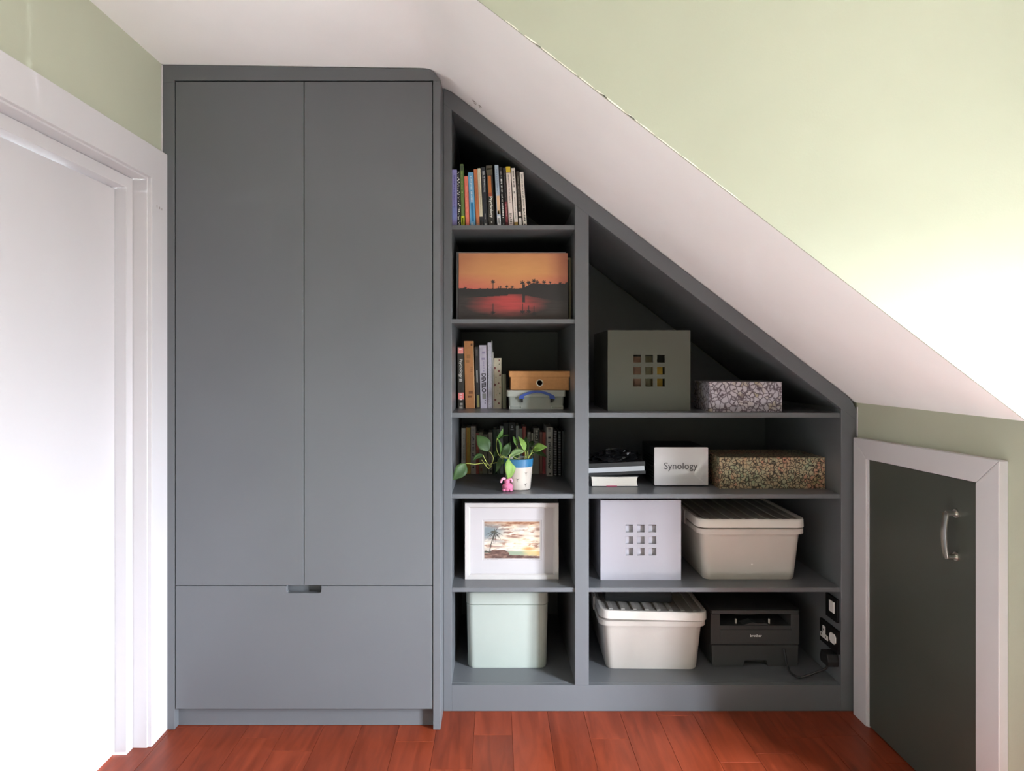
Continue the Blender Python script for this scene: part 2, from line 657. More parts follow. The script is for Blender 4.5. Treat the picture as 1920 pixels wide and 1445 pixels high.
# ---- low cupboard door in the right wall
tr2 = bpy.data.objects.new('trim_2', None)
COL.objects.link(tr2)
tr2.location = (WALL_R, 2.1, 0)
tag(tr2, 'white mitred frame around the low dark door', kind='structure')
FR = 1.295
for nm, ya, yb in (('jamb', 2.397, 2.482), ('jamb', 1.762, 1.848)):
    z_a = 0.938 + (2.40 - ya) * 0.026
    z_b = 0.938 + (2.40 - yb) * 0.026
    w = 0.083
    if ya > 2:
        pl = [(ya, 0.0), (yb, 0.0), (yb, 1.004), (ya, 0.937)]
    else:
        pl = [(ya, 0.0), (yb, 0.0), (yb, 0.9515), (ya, 1.0225)]
    MB().prism_yz(pl, FR, WALL_R).build(nm, M_GLOSS, tr2, bevel=0.0018)
MB().prism_yz([(1.848, 0.9525), (2.397, 0.938), (2.482, 1.005), (1.762, 1.0235)], FR, WALL_R).build('head', M_GLOSS, tr2, bevel=0.0018)
MB().prism_yz([(2.3895, 0.0), (2.397, 0.0), (2.397, 0.937), (2.3895, 0.937)], 1.300, 1.335).build('stop', M_GLOSS, tr2, bevel=0.001)
d2 = bpy.data.objects.new('door_2', None)
COL.objects.link(d2)
d2.location = (1.32, 2.1, 0)
tag(d2, 'low dark grey cupboard door with a steel pull handle', kind='structure')
MB().prism_yz([(1.851, 0.006), (2.389, 0.006), (2.389, 0.936), (1.851, 0.950)], 1.303, 1.325).build('door_panel', M_HATCH, d2, bevel=0.0015)
hy = 1.936
hd = MB()
pts = []
rings = []
for k in range(13):
    t = k / 12
    z = 0.852 - 0.128 * t
    bow = 0.030 + 0.006 * math.sin(PI * t)
    rings.append([(1.303 - bow - 0.0025, hy - 0.011, z), (1.303 - bow - 0.0025, hy + 0.011, z),
                  (1.303 - bow + 0.0035, hy + 0.011, z), (1.303 - bow + 0.0035, hy - 0.011, z)])
hd.loft(rings)
h_o = hd.build('handle', M_CHROME, d2, bevel=0.0012, smooth=True)
for z in (0.849, 0.727):
    e = MB()
    e.tube([(1.303, hy, z), (1.2725, hy, z)], 0.0075, 14, False)
    e.build('handle_post', M_CHROME, h_o, smooth=True)
    e = MB()
    e.tube([(1.3035, hy, z), (1.299, hy, z)], 0.0125, 18, False)
    e.build('rose', M_CHROME, h_o, smooth=True)

# beads of white filler where the furniture meets the green walls
tag(MB().box(WALL_L + 0.0002, WALL_L + 0.0045, 2.3700, 2.3738, 2.003, 2.310).build('trim_3', M_GLOSS, bevel=0.001), 'thin white filler bead between green wall and wardrobe', kind='structure')
tag(MB().box(WALL_R - 0.004, WALL_R - 0.0002, 2.4950, 2.4996, 1.008, 1.115).build('trim_4', M_GLOSS, bevel=0.001), 'thin white filler bead between green wall and bookcase', kind='structure')

# ================================================================== WARDROBE
YW = 2.374
wd = thing('wardrobe', 'tall grey built-in wardrobe with two doors and a deep drawer', 'wardrobe', (X(570, YW), YW, 0))
xl, xr = -1.165, -0.1968
xa, xb = X(327.2, YW), X(812, YW)           # inside of the frame
# side panels, front rail
MB().box(xl, xa, YW, 3.28, 0.001, 2.250).build('side_panel', M_PAINT, wd, bevel=0.0012)
MB().box(xb, xr, YW, 3.28, 0.001, H(152, YW)).build('side_panel', M_PAINT, wd, bevel=0.0012)
zr = H(150.5, YW)
MB().prism_xz([(xl, 2.2502), (xa, 2.2502), (xa, zr), (xb, zr), (xb, H(151.9, YW)), (xr, H(151.9, YW)),
               (xr, 2.258), (-0.215, 2.281), (-0.232, 2.294), (-0.252, 2.299), (xl, 2.3125)], YW, 3.28).build('top_rail', M_PAINT, wd, bevel=0.001)
g = 0.0022
zd0, zd1 = H(1097.6, YW), zr - 0.0045
xm = X(569.8, YW)
zt = H(1329, YW)
MB().box(xa + 0.003, xm - g * 0.6, YW + 0.001, YW + 0.021, zd0 + 0.0012, zd1).build('door', M_PAINT, wd, bevel=0.0012)
MB().box(xm + g * 0.6, xb - 0.003, YW + 0.001, YW + 0.021, zd0 + 0.0012, zd1).build('door', M_PAINT, wd, bevel=0.0012)
# drawer front with the finger notch cut in its top edge
n0, n1 = X(537, YW), X(602, YW)
nz = H(1112, YW)
zt1 = zd0 - 0.0012
rr_ = 0.008
poly = [(xa + 0.003, zt), (xb - 0.003, zt), (xb - 0.003, zt1), (n1, zt1)]
for i in range(5):
    a = PI / 2 * i / 4
    poly.append((n1 - rr_ + rr_ * math.cos(a), nz + rr_ - rr_ * math.sin(a)))
for i in range(5):
    a = PI / 2 * i / 4
    poly.append((n0 + rr_ - rr_ * math.sin(a), nz + rr_ - rr_ * math.cos(a)))
poly += [(n0, zt1), (xa + 0.003, zt1)]
MB().prism_xz(poly, YW + 0.001, YW + 0.021).build('drawer', M_PAINT, wd, bevel=0.0010)
MB().box(xa, xb, 2.405, 3.28, 0.001, zt - 0.006).build('plinth', M_PAINT, wd)
MB().box(xa, xb, YW + 0.036, 3.27, zt - 0.0055, zr).build('carcass', M_PAINT, wd)

# ================================================================== BOOKCASE
YB = 2.5
YBACK = 3.21
bc = thing('bookcase', 'grey open bookcase fitted under the slope, built beside the wardrobe', 'bookcase', (X(1090, YB), YB, 0))
bx0, bx1 = -0.196, X(847, YB)
dx0, dx1 = X(1078, YB), X(1104, YB)
rx0, rx1 = X(1577, YB), 1.3185


def inner(x):
    return soffit(x) - 0.068


zbot = H(1284, YB)
MB().prism_xz([(bx0, 0.001), (bx1, 0.001), (bx1, inner(bx1)), (bx0, inner(bx0))], YB, YBACK).build('stile', M_PAINT, bc, bevel=0.001)
MB().prism_xz([(dx0, zbot), (dx1, zbot), (dx1, inner(dx1)), (dx0, inner(dx0))], YB, YBACK).build('divider', M_PAINT, bc, bevel=0.001)
MB().prism_xz([(rx0, 0.001), (rx1, 0.001), (rx1, inner(rx1)), (rx0, inner(rx0))], YB, YBACK).build('stile', M_PAINT, bc, bevel=0.001)
MB().box(bx1, rx0, YB, YB + 0.02, 0.001, zbot - 0.0005).build('bottom_rail', M_PAINT, bc, bevel=0.001)
cor = [(1.318, soffit(1.318) - 0.04), (1.311, soffit(1.311) - 0.021), (1.298, soffit(1.298) - 0.009), (1.28, soffit(1.28) - 0.003)]
MB().prism_xz([(bx0, inner(bx0)), (1.3185, inner(1.3185))] + cor + [(-0.165, soffit(-0.165) - 0.002), (bx0, soffit(bx0) - 0.012)],
              YB, YB + 0.02).build('slope_rail', M_PAINT, bc, bevel=0.001)
# the board that lines the underside of the slope, a plain board set at the angle of the ceiling
ang_s = math.atan(0.767)
for a_, e_ in ((bx1, dx0), (dx1, rx0)):
    L_ = (e_ - a_) / math.cos(ang_s)
    ln_ = MB().box(0, L_, YB + 0.0202 - YB, YBACK - YB, 0, 0.018).build('slope_lining', M_PAINT, bc, local=True)
    ln_.location = (a_ - bc.location.x, 0, inner(a_))
    ln_.rotation_euler = (0, ang_s, 0)
MB().box(bx1, rx0, YB + 0.0202, YBACK, zbot - 0.018, zbot).build('base_panel', M_PAINT, bc)
MB().prism_xz([(bx0, 0.001), (rx1, 0.001), (rx1, soffit(rx1) - 0.07), (bx0, soffit(bx0) - 0.07)], YBACK, YBACK + 0.012).build('back_panel', M_PAINT, bc)
S = {}
for k, (py, pb) in enumerate(((421.2, 429.5), (597.7, 606), (774, 783), (926.7, 935), (1103, 1111))):
    S[k + 1] = H(py, YB)
    MB().box(bx1, dx0, YB + 0.008, YBACK, H(pb, YB), H(py, YB)).build('shelf', M_PAINT, bc, bevel=0.0008)
    if k >= 2:
        MB().box(dx1, rx0, YB + 0.008, YBACK, H(pb, YB), H(py, YB)).build('shelf', M_PAINT, bc, bevel=0.0008)
S[6] = zbot
Z1, Z2, Z3, Z4, Z5, Z6 = (S[i] for i in range(1, 7))


def on(z, py):
    """Depth at which a point of the level z shows at picture height py."""
    return (CAMZ - z) * F / (py - VY)


# ================================================================== BOOKS
def book(name, label, px0, px1, ptop, lean, y, z, d, cover, group, bands=(), rough=0.4, soft=False):
    """Upright book; px0, px1 its foot on the shelf, ptop its head, lean in pixels of the head to the left."""
    x0, x1 = X(px0, y), X(px1, y)
    h = H(ptop, y) - z
    w = x1 - x0
    t = thing(name, label, 'book', (x0, y, z), group)
    e = min(0.0016, w * 0.2)
    c = min(0.0012, w * 0.15)
    U = [(c, 0), (w - c, 0), (w, c), (w, d), (w - e, d), (w - e, e), (e, e), (e, d), (0, d), (0, c)]
    MB().prism_xy(U, 0, h).build('cover', col(cover, rough), t, local=True)
    MB().box(e, w - e, e, d - 0.003, 0.0015, h - (0.001 if soft else 0.003)).build('pages', M_PAGES, t, local=True)
    for bnd in bands:
        kind = bnd[0]
        if kind == 'band':                    # a coloured field on the spine
            _, f0, f1, cc = bnd[:4]
            i0, i1 = bnd[4] if len(bnd) > 4 else (0.02, 0.98)
            MB().box(w * i0, w * i1, -0.0005, 0.0004, h * f0, h * f1).build('spine_field', col(cc), t, local=True)
        elif kind == 'marks':
            _, f0, f1, cc = bnd[:4]
            cx, ww = bnd[4] if len(bnd) > 4 else (0.5, 0.34)
            glyphs(w * cx, -0.0008, h * f0, h * f1, w * ww, hash((px0, f0)) % 9999).build('spine_lettering', col(cc), t, local=True)
        elif kind == 'text':
            _, s, f0, f1, cc, cx, ww, rot = bnd[:8]
            bold = bnd[8] if len(bnd) > 8 else 0.0
            mb = text_mb(s, h * (f1 - f0), w * ww, 0.0011, rot, bold)
            mb.v = [(p[0] + w * cx, p[1], p[2] + h * (f0 + f1) / 2) for p in mb.v]
            mb.build('spine_lettering', col(cc), t, local=True)
        elif kind == 'dots':
            _, n, rad, cc = bnd[:4]
            q = random.Random(11)
            mb = MB()
            for k in range(n):
                a, bb_, r_ = q.uniform(0.15, 0.85) * w, (k + q.uniform(0.1, 0.9)) / n * h, rad * q.uniform(0.5, 1.2)
                mb.prism_xz([(a + r_ * math.cos(2 * PI * i / 8), bb_ + r_ * math.sin(2 * PI * i / 8)) for i in range(8)], -0.0006, 0.0003)
            mb.build('spine_dots', col(cc), t, local=True)
        elif kind == 'flowers':
            _, spots, cc = bnd
            mb = MB()
            for (fx, fz, r_) in spots:
                for k in range(5):
                    ax, az = fx * w + 0.6 * r_ * math.cos(1.26 * k + fz * 9), fz * h + 0.75 * r_ * math.sin(1.26 * k + fz * 9)
                    pts = [(min(max(ax + 0.5 * r_ * math.cos(2 * PI * i / 7), 0), w), az + 0.5 * r_ * math.sin(2 * PI * i / 7)) for i in range(7)]
                    mb.prism_xz(pts, -0.0006, 0.0003)
            mb.build('spine_flowers', col(cc), t, local=True)
        elif kind == 'coil':
            _, n, cc = bnd
            for k in range(n):
                zc = h * (k + 0.6) / n
                m_ = MB()
                m_.tube([(w * 0.5 + w * 0.5 * math.cos(a_), 0.006 - 0.009 * math.sin(a_) , zc) for a_ in
                         [PI * (i / 6) for i in range(7)]], 0.0014, 6, False)
                m_.build('coil', col(cc), t, local=True)
    if lean:
        t.rotation_euler = (0, math.atan2(X(px0 + lean, y) - x0, h), 0)
    return t


# --- top shelf: sixteen paperbacks (positions read off in units of the enlarged view)
G1 = 'paperbacks on the top shelf under the slope'
yb = 2.535


def q1(c):
    return 840 + 0.09 * c


def r1(c):
    return 300 + 0.09 * c


TOP = [
    ('lavender paperback leaning on the wardrobe side of the top shelf', 78, 188, 200, 2, '#8f8dc4',
     [('marks', .35, .9, '#6a69a8', (.5, .25)), ('band', .12, .36, '#7d88c0', (.1, .9))]),
    ('black paperback sprinkled with white dots beside the lavender one', 206, 270, 240, 22, '#17181c', [('dots', 34, 0.0023, '#e8e6e0')]),
    ('tall slim green book with a bright yellow foot label', 278, 352, 85, 33, '#5f7a3c',
     [('band', 0, .17, '#d8dc2c', (.05, .95)), ('band', .03, .14, '#5f7c1c', (.35, .6)), ('band', .9, .98, '#45543a'), ('marks', .55, .88, '#a7b56a', (.5, .3))]),
    ('short coral paperback between the green and blue books', 368, 448, 335, 34, '#e87a66', [('marks', .3, .8, '#f2a08c', (.5, .2))]),
    ('sky blue paperback with a darker blue title panel', 462, 575, 258, 47, '#6aa9d2',
     [('band', .10, .43, '#1d78ad', (.3, .75)), ('marks', .46, .93, '#cfe2ee', (.5, .28)), ('band', .01, .07, '#b9c8d4', (.2, .6))]),
    ('orange-brown paperback next to the cream spine', 590, 664, 190, 59, '#c47448', [('marks', .3, .85, '#a35a34', (.5, .2)), ('band', 0, .06, '#a06a50')]),
    ('slim cream paperback with a black foot', 666, 734, 170, 58, '#d5cdb4', [('band', 0, .17, '#16181c', (0, 1)), ('marks', .25, .9, '#a7a08a', (.5, .16))]),
    ('dark navy paperback with small white lettering', 740, 832, 150, 55, '#1e2129', [('marks', .58, .93, '#c8c8c8', (.62, .22)), ('marks', .58, .93, '#9a9a9a', (.3, .14)), ('marks', .13, .22, '#9a9a9a', (.5, .16)), ('band', .02, .05, '#c8c8c8', (.4, .65))]),
    ('thick dark brown psychology book with an orange stripe', 850, 978, 110, 60, '#2b261e',
     [('band', .84, .99, '#4d4635', (.02, .98)), ('band', .93, .95, '#8e8568', (.1, .9)), ('band', .55, .83, '#b5682c', (.22, .72)), ('band', .49, .55, '#9c4a2c', (.22, .8)),
      ('text', 'Psychology', .14, .49, '#e6e6de', .5, .62, -90, 0.02), ('band', .055, .085, '#b8b8b0', (.4, .6))]),
    ('pale blue paperback with a peach lower half', 1026, 1106, 105, 58, '#a7b8c9',
     [('band', .2, .5, '#d9b48c', (.2, .95)), ('band', .2, .26, '#9aa04a', (.3, .7)), ('band', .02, .18, '#e4e6ea', (.1, .95)), ('band', .05, .14, '#7d8898', (.4, .6)), ('marks', .55, .93, '#6d7f95', (.5, .2))]),
    ('black paperback with one long line of white capitals', 1126, 1192, 150, 62, '#17181b', [('marks', .14, .80, '#e6e6e2', (.5, .42)), ('marks', .84, .93, '#a7a7a7', (.5, .3)), ('band', .03, .06, '#a7a7a7', (.4, .65))]),
    ('narrow black paperback turning maroon at its foot', 1202, 1262, 160, 63, '#241f22', [('band', .02, .42, '#7e2f38', (.1, .9)), ('marks', .17, .38, '#c9a0a0', (.5, .2)), ('band', .03, .07, '#d8d0cc', (.3, .7)), ('marks', .5, .9, '#6d6468', (.5, .2))]),
    ('white paperback with a yellow band at its head', 1272, 1366, 135, 70, '#e4d6d0', [('band', .905, 1, '#d2b52c', (.02, .98)), ('band', .895, .905, '#8a6a2c'), ('marks', .4, .86, '#8f8480', (.5, .22)), ('marks', .06, .22, '#4d4a3a', (.5, .5))]),
    ('white paperback with a gold foot', 1382, 1462, 165, 68, '#e4dcd4', [('band', 0, .075, '#9a7c34', (.02, .98)), ('marks', .66, .95, '#6d6864', (.5, .34)), ('band', .565, .6, '#8a8480', (.3, .7)), ('marks', .14, .5, '#9a928c', (.5, .22))]),
    ('dark taupe paperback with pale foot labels', 1478, 1542, 240, 60, '#3b352e', [('band', .19, .27, '#d4cac4', (.1, .9)), ('band', .01, .15, '#e0d8d2', (.05, .95)), ('marks', .32, .92, '#8f877c', (.5, .3))]),
    ('last white paperback of the row, beside empty shelf', 1566, 1646, 250, 76, '#ded6cc', [('marks', .35, .95, '#8a8680', (.5, .3)), ('marks', .1, .33, '#4a4846', (.5, .4)), ('band', .025, .05, '#3a3a3a', (.35, .65))]),
]
for lab, a, bb_, tp, ln, c, bands in TOP:
    book('paperback_book', lab, q1(a), q1(bb_), r1(tp), -0.09 * ln, yb, Z1, 0.135, c, G1, bands, soft=True)

# --- middle shelf: books beside the boxes
G3 = 'books standing on the shelf with the kraft box'
ym = 2.75


def q3(c):
    return 850 + 0.10036 * c


def r3(c):
    return 630 + 0.10036 * c


MID = [
    ('psychology_book', 'dark brown psychology textbook with two pink spine panels', 84, 204, 200, -12, '#38332e', 0.19,
     [('band', .89, .99, '#ea8f88', (.12, .95)), ('marks', .90, .97, '#f6d8d2', (.5, .35)), ('band', .145, .255, '#f07f7c', (.1, .95)), ('marks', .16, .24, '#f6c8c2', (.5, .4)),
      ('text', 'Psychology', .50, .80, '#d8d4cc', .5, .6, -90, 0.01), ('text', 'II', .44, .48, '#d8d4cc', .5, .45, -90, 0.01), ('marks', .03, .09, '#9a948c', (.5, .5))]),
    ('box_file', 'tall kraft-coloured file printed with faint map stamps', 226, 404, 95, -30, '#b47a4c', 0.22,
     [('band', 0, 1, '#dcb890', (.95, 1)), ('marks', .14, .26, '#7d4c2e', (.55, .55)), ('marks', .70, .80, '#9a6a40', (.4, .5)), ('marks', .50, .62, '#a06c44', (.75, .25)), ('band', .93, .965, '#5d3a24', (.7, .9))]),
    ('dark_book', 'nearly black book with an olive foot beside the kraft file', 424, 500, 200, -28, '#2a2628', 0.17,
     [('band', .02, .215, '#8b8450', (.3, .85)), ('band', .42, .62, '#a9a4a2', (.3, .6)), ('band', .85, .96, '#57504f', (.3, .7))]),
    ('textbook', 'thick lilac grey textbook lettered in heavy black capitals', 506, 640, 170, -24, '#b7afbd', 0.19,
     [('text', 'DEVELO', .25, .555, '#1c1c20', .55, .60, -90, 0.03), ('band', .145, .235, '#7d7a76', (.3, .82)), ('marks', .04, .13, '#4a4846', (.7, .2)),
      ('marks', .80, .9, '#8d84a0', (.55, .5)), ('marks', .58, .75, '#8d84a0', (.6, .22))]),
    ('ring_binder', 'pale lilac wire-bound pad beside the capital-lettered textbook', 654, 728, 120, -18, '#bdb9c4', 0.2, [('dots', 44, 0.0011, '#6d6a72')]),
    ('thin_folder', 'thin grey folder standing behind the wire-bound pad', 730, 746, 85, -20, '#8f9093', 0.2, []),
    ('slim_pamphlet', 'thin white pamphlet against the flowered notebook', 747, 762, 300, -14, '#d9d5d0', 0.17, []),
    ('notebook', 'cream notebook patterned with dark red flowers', 765, 902, 410, -4, '#c9beaa', 0.15,
     [('flowers', [(.12, .8, .0042), (.65, .74, .0046), (.8, .66, .0034), (.1, .47, .0046), (.62, .5, .003), (.15, .17, .0042), (.62, .1, .0038), (.7, .96, .0028)], '#7a2e33'),
      ('flowers', [(.7, .88, .0022), (.75, .3, .003), (.25, .62, .0016), (.5, .35, .0016)], '#3d4a34'), ('flowers', [(.8, .42, .003), (.3, .27, .0018)], '#c9836a')]),
    ('small_book', 'short olive grey book at the end beside the boxes', 918, 992, 715, -8, '#74725d', 0.13, [('band', 0, 1, '#8d8b74', (.1, .4))]),
]
for nm, lab, a, bb_, tp, ln, c, d, bands in MID:
    o = book(nm, lab, q3(a), q3(bb_), r3(tp), 0.10036 * ln, ym, Z3, d, c, G3, bands)

# --- fourth shelf: books at the back behind the plant
G4 = 'books at the back of the shelf behind the plant'
y4 = 2.965


def qa(c):
    return 845 + 0.08304 * c


def ra(c):
    return 780 + 0.08304 * c


def qb(c):
    return 950 + 0.08304 * c


R4 = [
    ('stone grey book at the panel end of the plant shelf', qa(242), qa(334), ra(270), '#aaa294', [('marks', .3, .9, '#6d6860', (.6, .3))]),
    ('mustard yellow book behind the trailing stem', qa(338), qa(446), ra(260), '#c29a2a', [('marks', .55, .95, '#7a5a1c', (.5, .2)), ('band', 0, 1, '#b0661f', (.02, .25))]),
    ('off white book with purple capitals behind the broad dark leaf', qa(452), qa(568), ra(230), '#b9aea4', [('marks', .36, .78, '#4a3550', (.5, .4)), ('marks', .8, .95, '#8d8290', (.5, .25)), ('band', .12, .16, '#3a3438', (.35, .7))]),
    ('dull red book beside the off white one', qa(572), qa(640), ra(385), '#a04238', [('band', .6, .72, '#c85a48', (.1, .9))]),
    ('beige paperback behind the broad dark leaf', qa(644), qa(728), ra(360), '#8f866c', [('band', .06, .14, '#8c5648', (.3, .8))]),
    ('olive grey paperback behind the looped stem', qa(736), qa(836), ra(410), '#8b8876', [('marks', .75, .95, '#5d5a4c', (.5, .3))]),
    ('grey book with a brown title line next to dark spines', qa(856), qa(944), ra(365), '#a39b90', [('marks', .2, .92, '#6a4f48', (.5, .3)), ('band', .03, .09, '#4a4440', (.3, .8))]),
    ('bottle green book behind the upright leaf', qa(956), qa(1042), ra(300), '#1f3a30', []),
    ('slate green book behind the upright leaf', qa(1048), qa(1106), ra(292), '#4d5c50', []),
    ('tall pale grey book among black spines', qa(1112), qa(1186), ra(225), '#a3a9ac', [('marks', .75, .95, '#5d6266', (.5, .25))]),
    ('black book with plain spine behind the plant', qa(1192), qa(1300), ra(160), '#1b1d20', []),
    ('black book with a small white emblem at its head', qa(1306), qa(1452), ra(150), '#17191c', [('band', .9, .93, '#b8bcc0', (.4, .7)), ('band', .86, .88, '#9aa0a4', (.3, .8)), ('band', .94, .955, '#8f9498', (.45, .65))]),
    ('pale grey-white book above the crown of the plant', qb(206), qb(276), ra(215), '#b3b6b0', []),
    ('mid grey book beside the brick red one', qb(280), qb(352), ra(280), '#9a9a92', []),
    ('brick red book above the crown of the plant', qb(358), qb(444), ra(235), '#a8483c', [('band', 0, 1, '#c8665a', (.4, .7))]),
    ('grey cream paperback beside the brick red book', qb(466), qb(542), ra(360), '#b0a898', [('marks', .6, .95, '#6a645a', (.5, .3))]),
    ('thin ivory booklet beside the ornate spine', qb(556), qb(600), ra(385), '#c9c2ac', []),
    ('grey book with an ornate black and white upper spine', qb(606), qb(736), ra(275), '#a29a90', [('band', .68, .97, '#3d3a34', (.08, .92)), ('marks', .7, .96, '#c9c2b4', (.5, .5)), ('marks', .7, .96, '#d8d2c4', (.2, .16))]),
    ('brown paperback next to the crimson one', qb(744), qb(806), ra(360), '#8a5a4c', []),
    ('crimson paperback beside the bold black lettering', qb(812), qb(896), ra(360), '#b03a44', [('band', .72, 1, '#b85548', (.05, .95))]),
]
for lab, a, bb_, tp, c, bands in R4:
    book('book', lab, a, bb_, tp, 0, y4, Z4, 0.15, c, G4, bands)
yfr = 2.905
book('book', 'white book titled along its spine in bold black letters', qb(902), qb(1046), ra(250), 0, yfr, Z4, 0.2, '#c4bcb4', G4,
     [('text', 'Abnormal', .14, .70, '#17171a', .42, .36, 90, 0.03), ('text', 'Psychology', .26, .62, '#3a3438', .76, .24, 90, 0.0), ('marks', .80, .98, '#3a3438', (.45, .4)), ('band', .03, .065, '#1c1c1f', (.4, .65))])
book('spiral_pad', 'spiral-bound pad with pale coils beside the boldly titled book', qb(1064), qb(1132), ra(320), 0, yfr, Z4, 0.2, '#3a3034', G4, [('coil', 18, '#c4bfc0')])
book('spiral_pad', 'spiral-bound pad with pale coils next to the black folder', qb(1162), qb(1224), ra(340), 0, yfr, Z4, 0.2, '#26262c', G4, [('coil', 18, '#b4afb0')])
book('folder', 'black folder at the divider end of the plant shelf', qb(1244), qb(1300), ra(338), 0, yfr, Z4, 0.2, '#1b1e22', G4, [])

# ================================================================== PICTURES
rng = np.random.RandomState(5)


def vnoise(u, v, sx, sy, seed):
    r = np.random.RandomState(seed)
    gx, gy = int(sx) + 3, int(sy) + 3
    gr = r.rand(gy, gx)
    a, b_ = u * sx, v * sy
    i, j = np.floor(a).astype(int), np.floor(b_).astype(int)
    fa, fb = a - i, b_ - j
    i, j = np.clip(i, 0, 10 ** 6) % (gx - 1), np.clip(j, 0, 10 ** 6) % (gy - 1)
    fa, fb = fa * fa * (3 - 2 * fa), fb * fb * (3 - 2 * fb)
    return (gr[j, i] * (1 - fa) + gr[j, i + 1] * fa) * (1 - fb) + (gr[j + 1, i] * (1 - fa) + gr[j + 1, i + 1] * fa) * fb


def fbm(u, v, sx, sy, seed):
    return 0.55 * vnoise(u, v, sx, sy, seed) + 0.28 * vnoise(u, v, sx * 2, sy * 2, seed + 1) + 0.17 * vnoise(u, v, sx * 4, sy * 4, seed + 2)


def mixc(a, b_, t):
    t = np.clip(t, 0, 1)[..., None]
    return a * (1 - t) + b_ * t


def rgb(*c):
    return np.array(c) / 255.0


def sunset(u, v):
    o = np.ones(u.shape + (1,))
    sky = mixc(o * rgb(182, 120, 84), o * rgb(204, 146, 92), 1 - ((u - .55) / .6) ** 2 - ((v - .33) / .42) ** 2)
    sky = mixc(sky, o * rgb(188, 94, 82), ((v - .3) / .25) * (1 - .6 * np.exp(-((u - .5) / .25) ** 2)))
    sky = mixc(sky, o * rgb(160, 92, 78), np.clip((u - .8) / .25, 0, 1) * .8)
    sky += (fbm(u, v, 5, 9, 3)[..., None] - .5) * .05
    c = sky
    ridge = .545 - .022 * fbm(u, v * 0, 30, 1, 8)
    ridge = np.where(u > .58, ridge - .065 * np.clip((u - .6) / .05, 0, 1) - .045 * (fbm(u, v * 0, 34, 1, 21) - .3), ridge)
    wat = .648 + .012 * np.sin(u * 9) - .02 * (u > .45) * (u < .58)
    wat = wat + np.clip((u - .62) / .3, 0, 1) * .06
    du = np.where(u < .47, (u - .47) / .36, (u - .47) / .30)
    d2 = np.abs(du) ** 1.6 + np.abs((v - .76) / .19) ** 2.0
    water = mixc(o * rgb(172, 66, 64), o * rgb(50, 45, 43), (d2 - .1) / 1.25 + (fbm(u, v, 6, 30, 17) - .5) * .5)
    water = mixc(water, o * rgb(76, 52, 44), np.clip((v - .84) * 5, 0, 1) * (1 - np.abs(u - .5) * 1.5) * .7)
    water += (fbm(u, v, 8, 50, 13)[..., None] - .5) * .04
    c = np.where((v > wat)[..., None], water, c)
    dark = (v > ridge) & (v <= wat)
    palms = [(.315, .438, .026, .10), (.585, .45, .026, .09), (.64, .452, .026, .06), (.69, .425, .026, .08), (.722, .44, .022, .06), (.783, .44, .022, .06),
             (.838, .445, .015, .04), (.365, .515, .010, .02), (.385, .512, .013, .02), (.44, .508, .018, .02), (.49, .513, .018, .02), (.93, .462, .02, .03), (.06, .53, .018, .02), (.99, .46, .02, .03)]
    asp = 1.62
    for (pu, pv, pr, pl) in palms:
        for refl in (0, 1):
            vv = v if not refl else (2 * .655 - v) + .02
            uu = u - pu
            ang = np.arctan2((vv - pv), uu * asp)
            rr = np.sqrt((uu * asp) ** 2 + (vv - pv) ** 2)
            crown = (rr < pr * 1.5 * (.75 + .25 * np.cos(ang * 7 + pu * 40))) & (vv < pv + pr * .55)
            trunk = (np.abs(uu) < .0032) & (vv > pv) & (vv < pv + pl + .03)
            if refl and pu in (.315, .585, .64, .69):
                dark = dark | ((crown | trunk) & (v > wat))
            if not refl:
                dark = dark | ((crown | trunk) & (v < wat))
    dark = dark | ((np.abs(u - .593) < .013) & (v > .47) & (v < .74))
    c = np.where(dark[..., None], o * rgb(44, 42, 41), c)
    return c


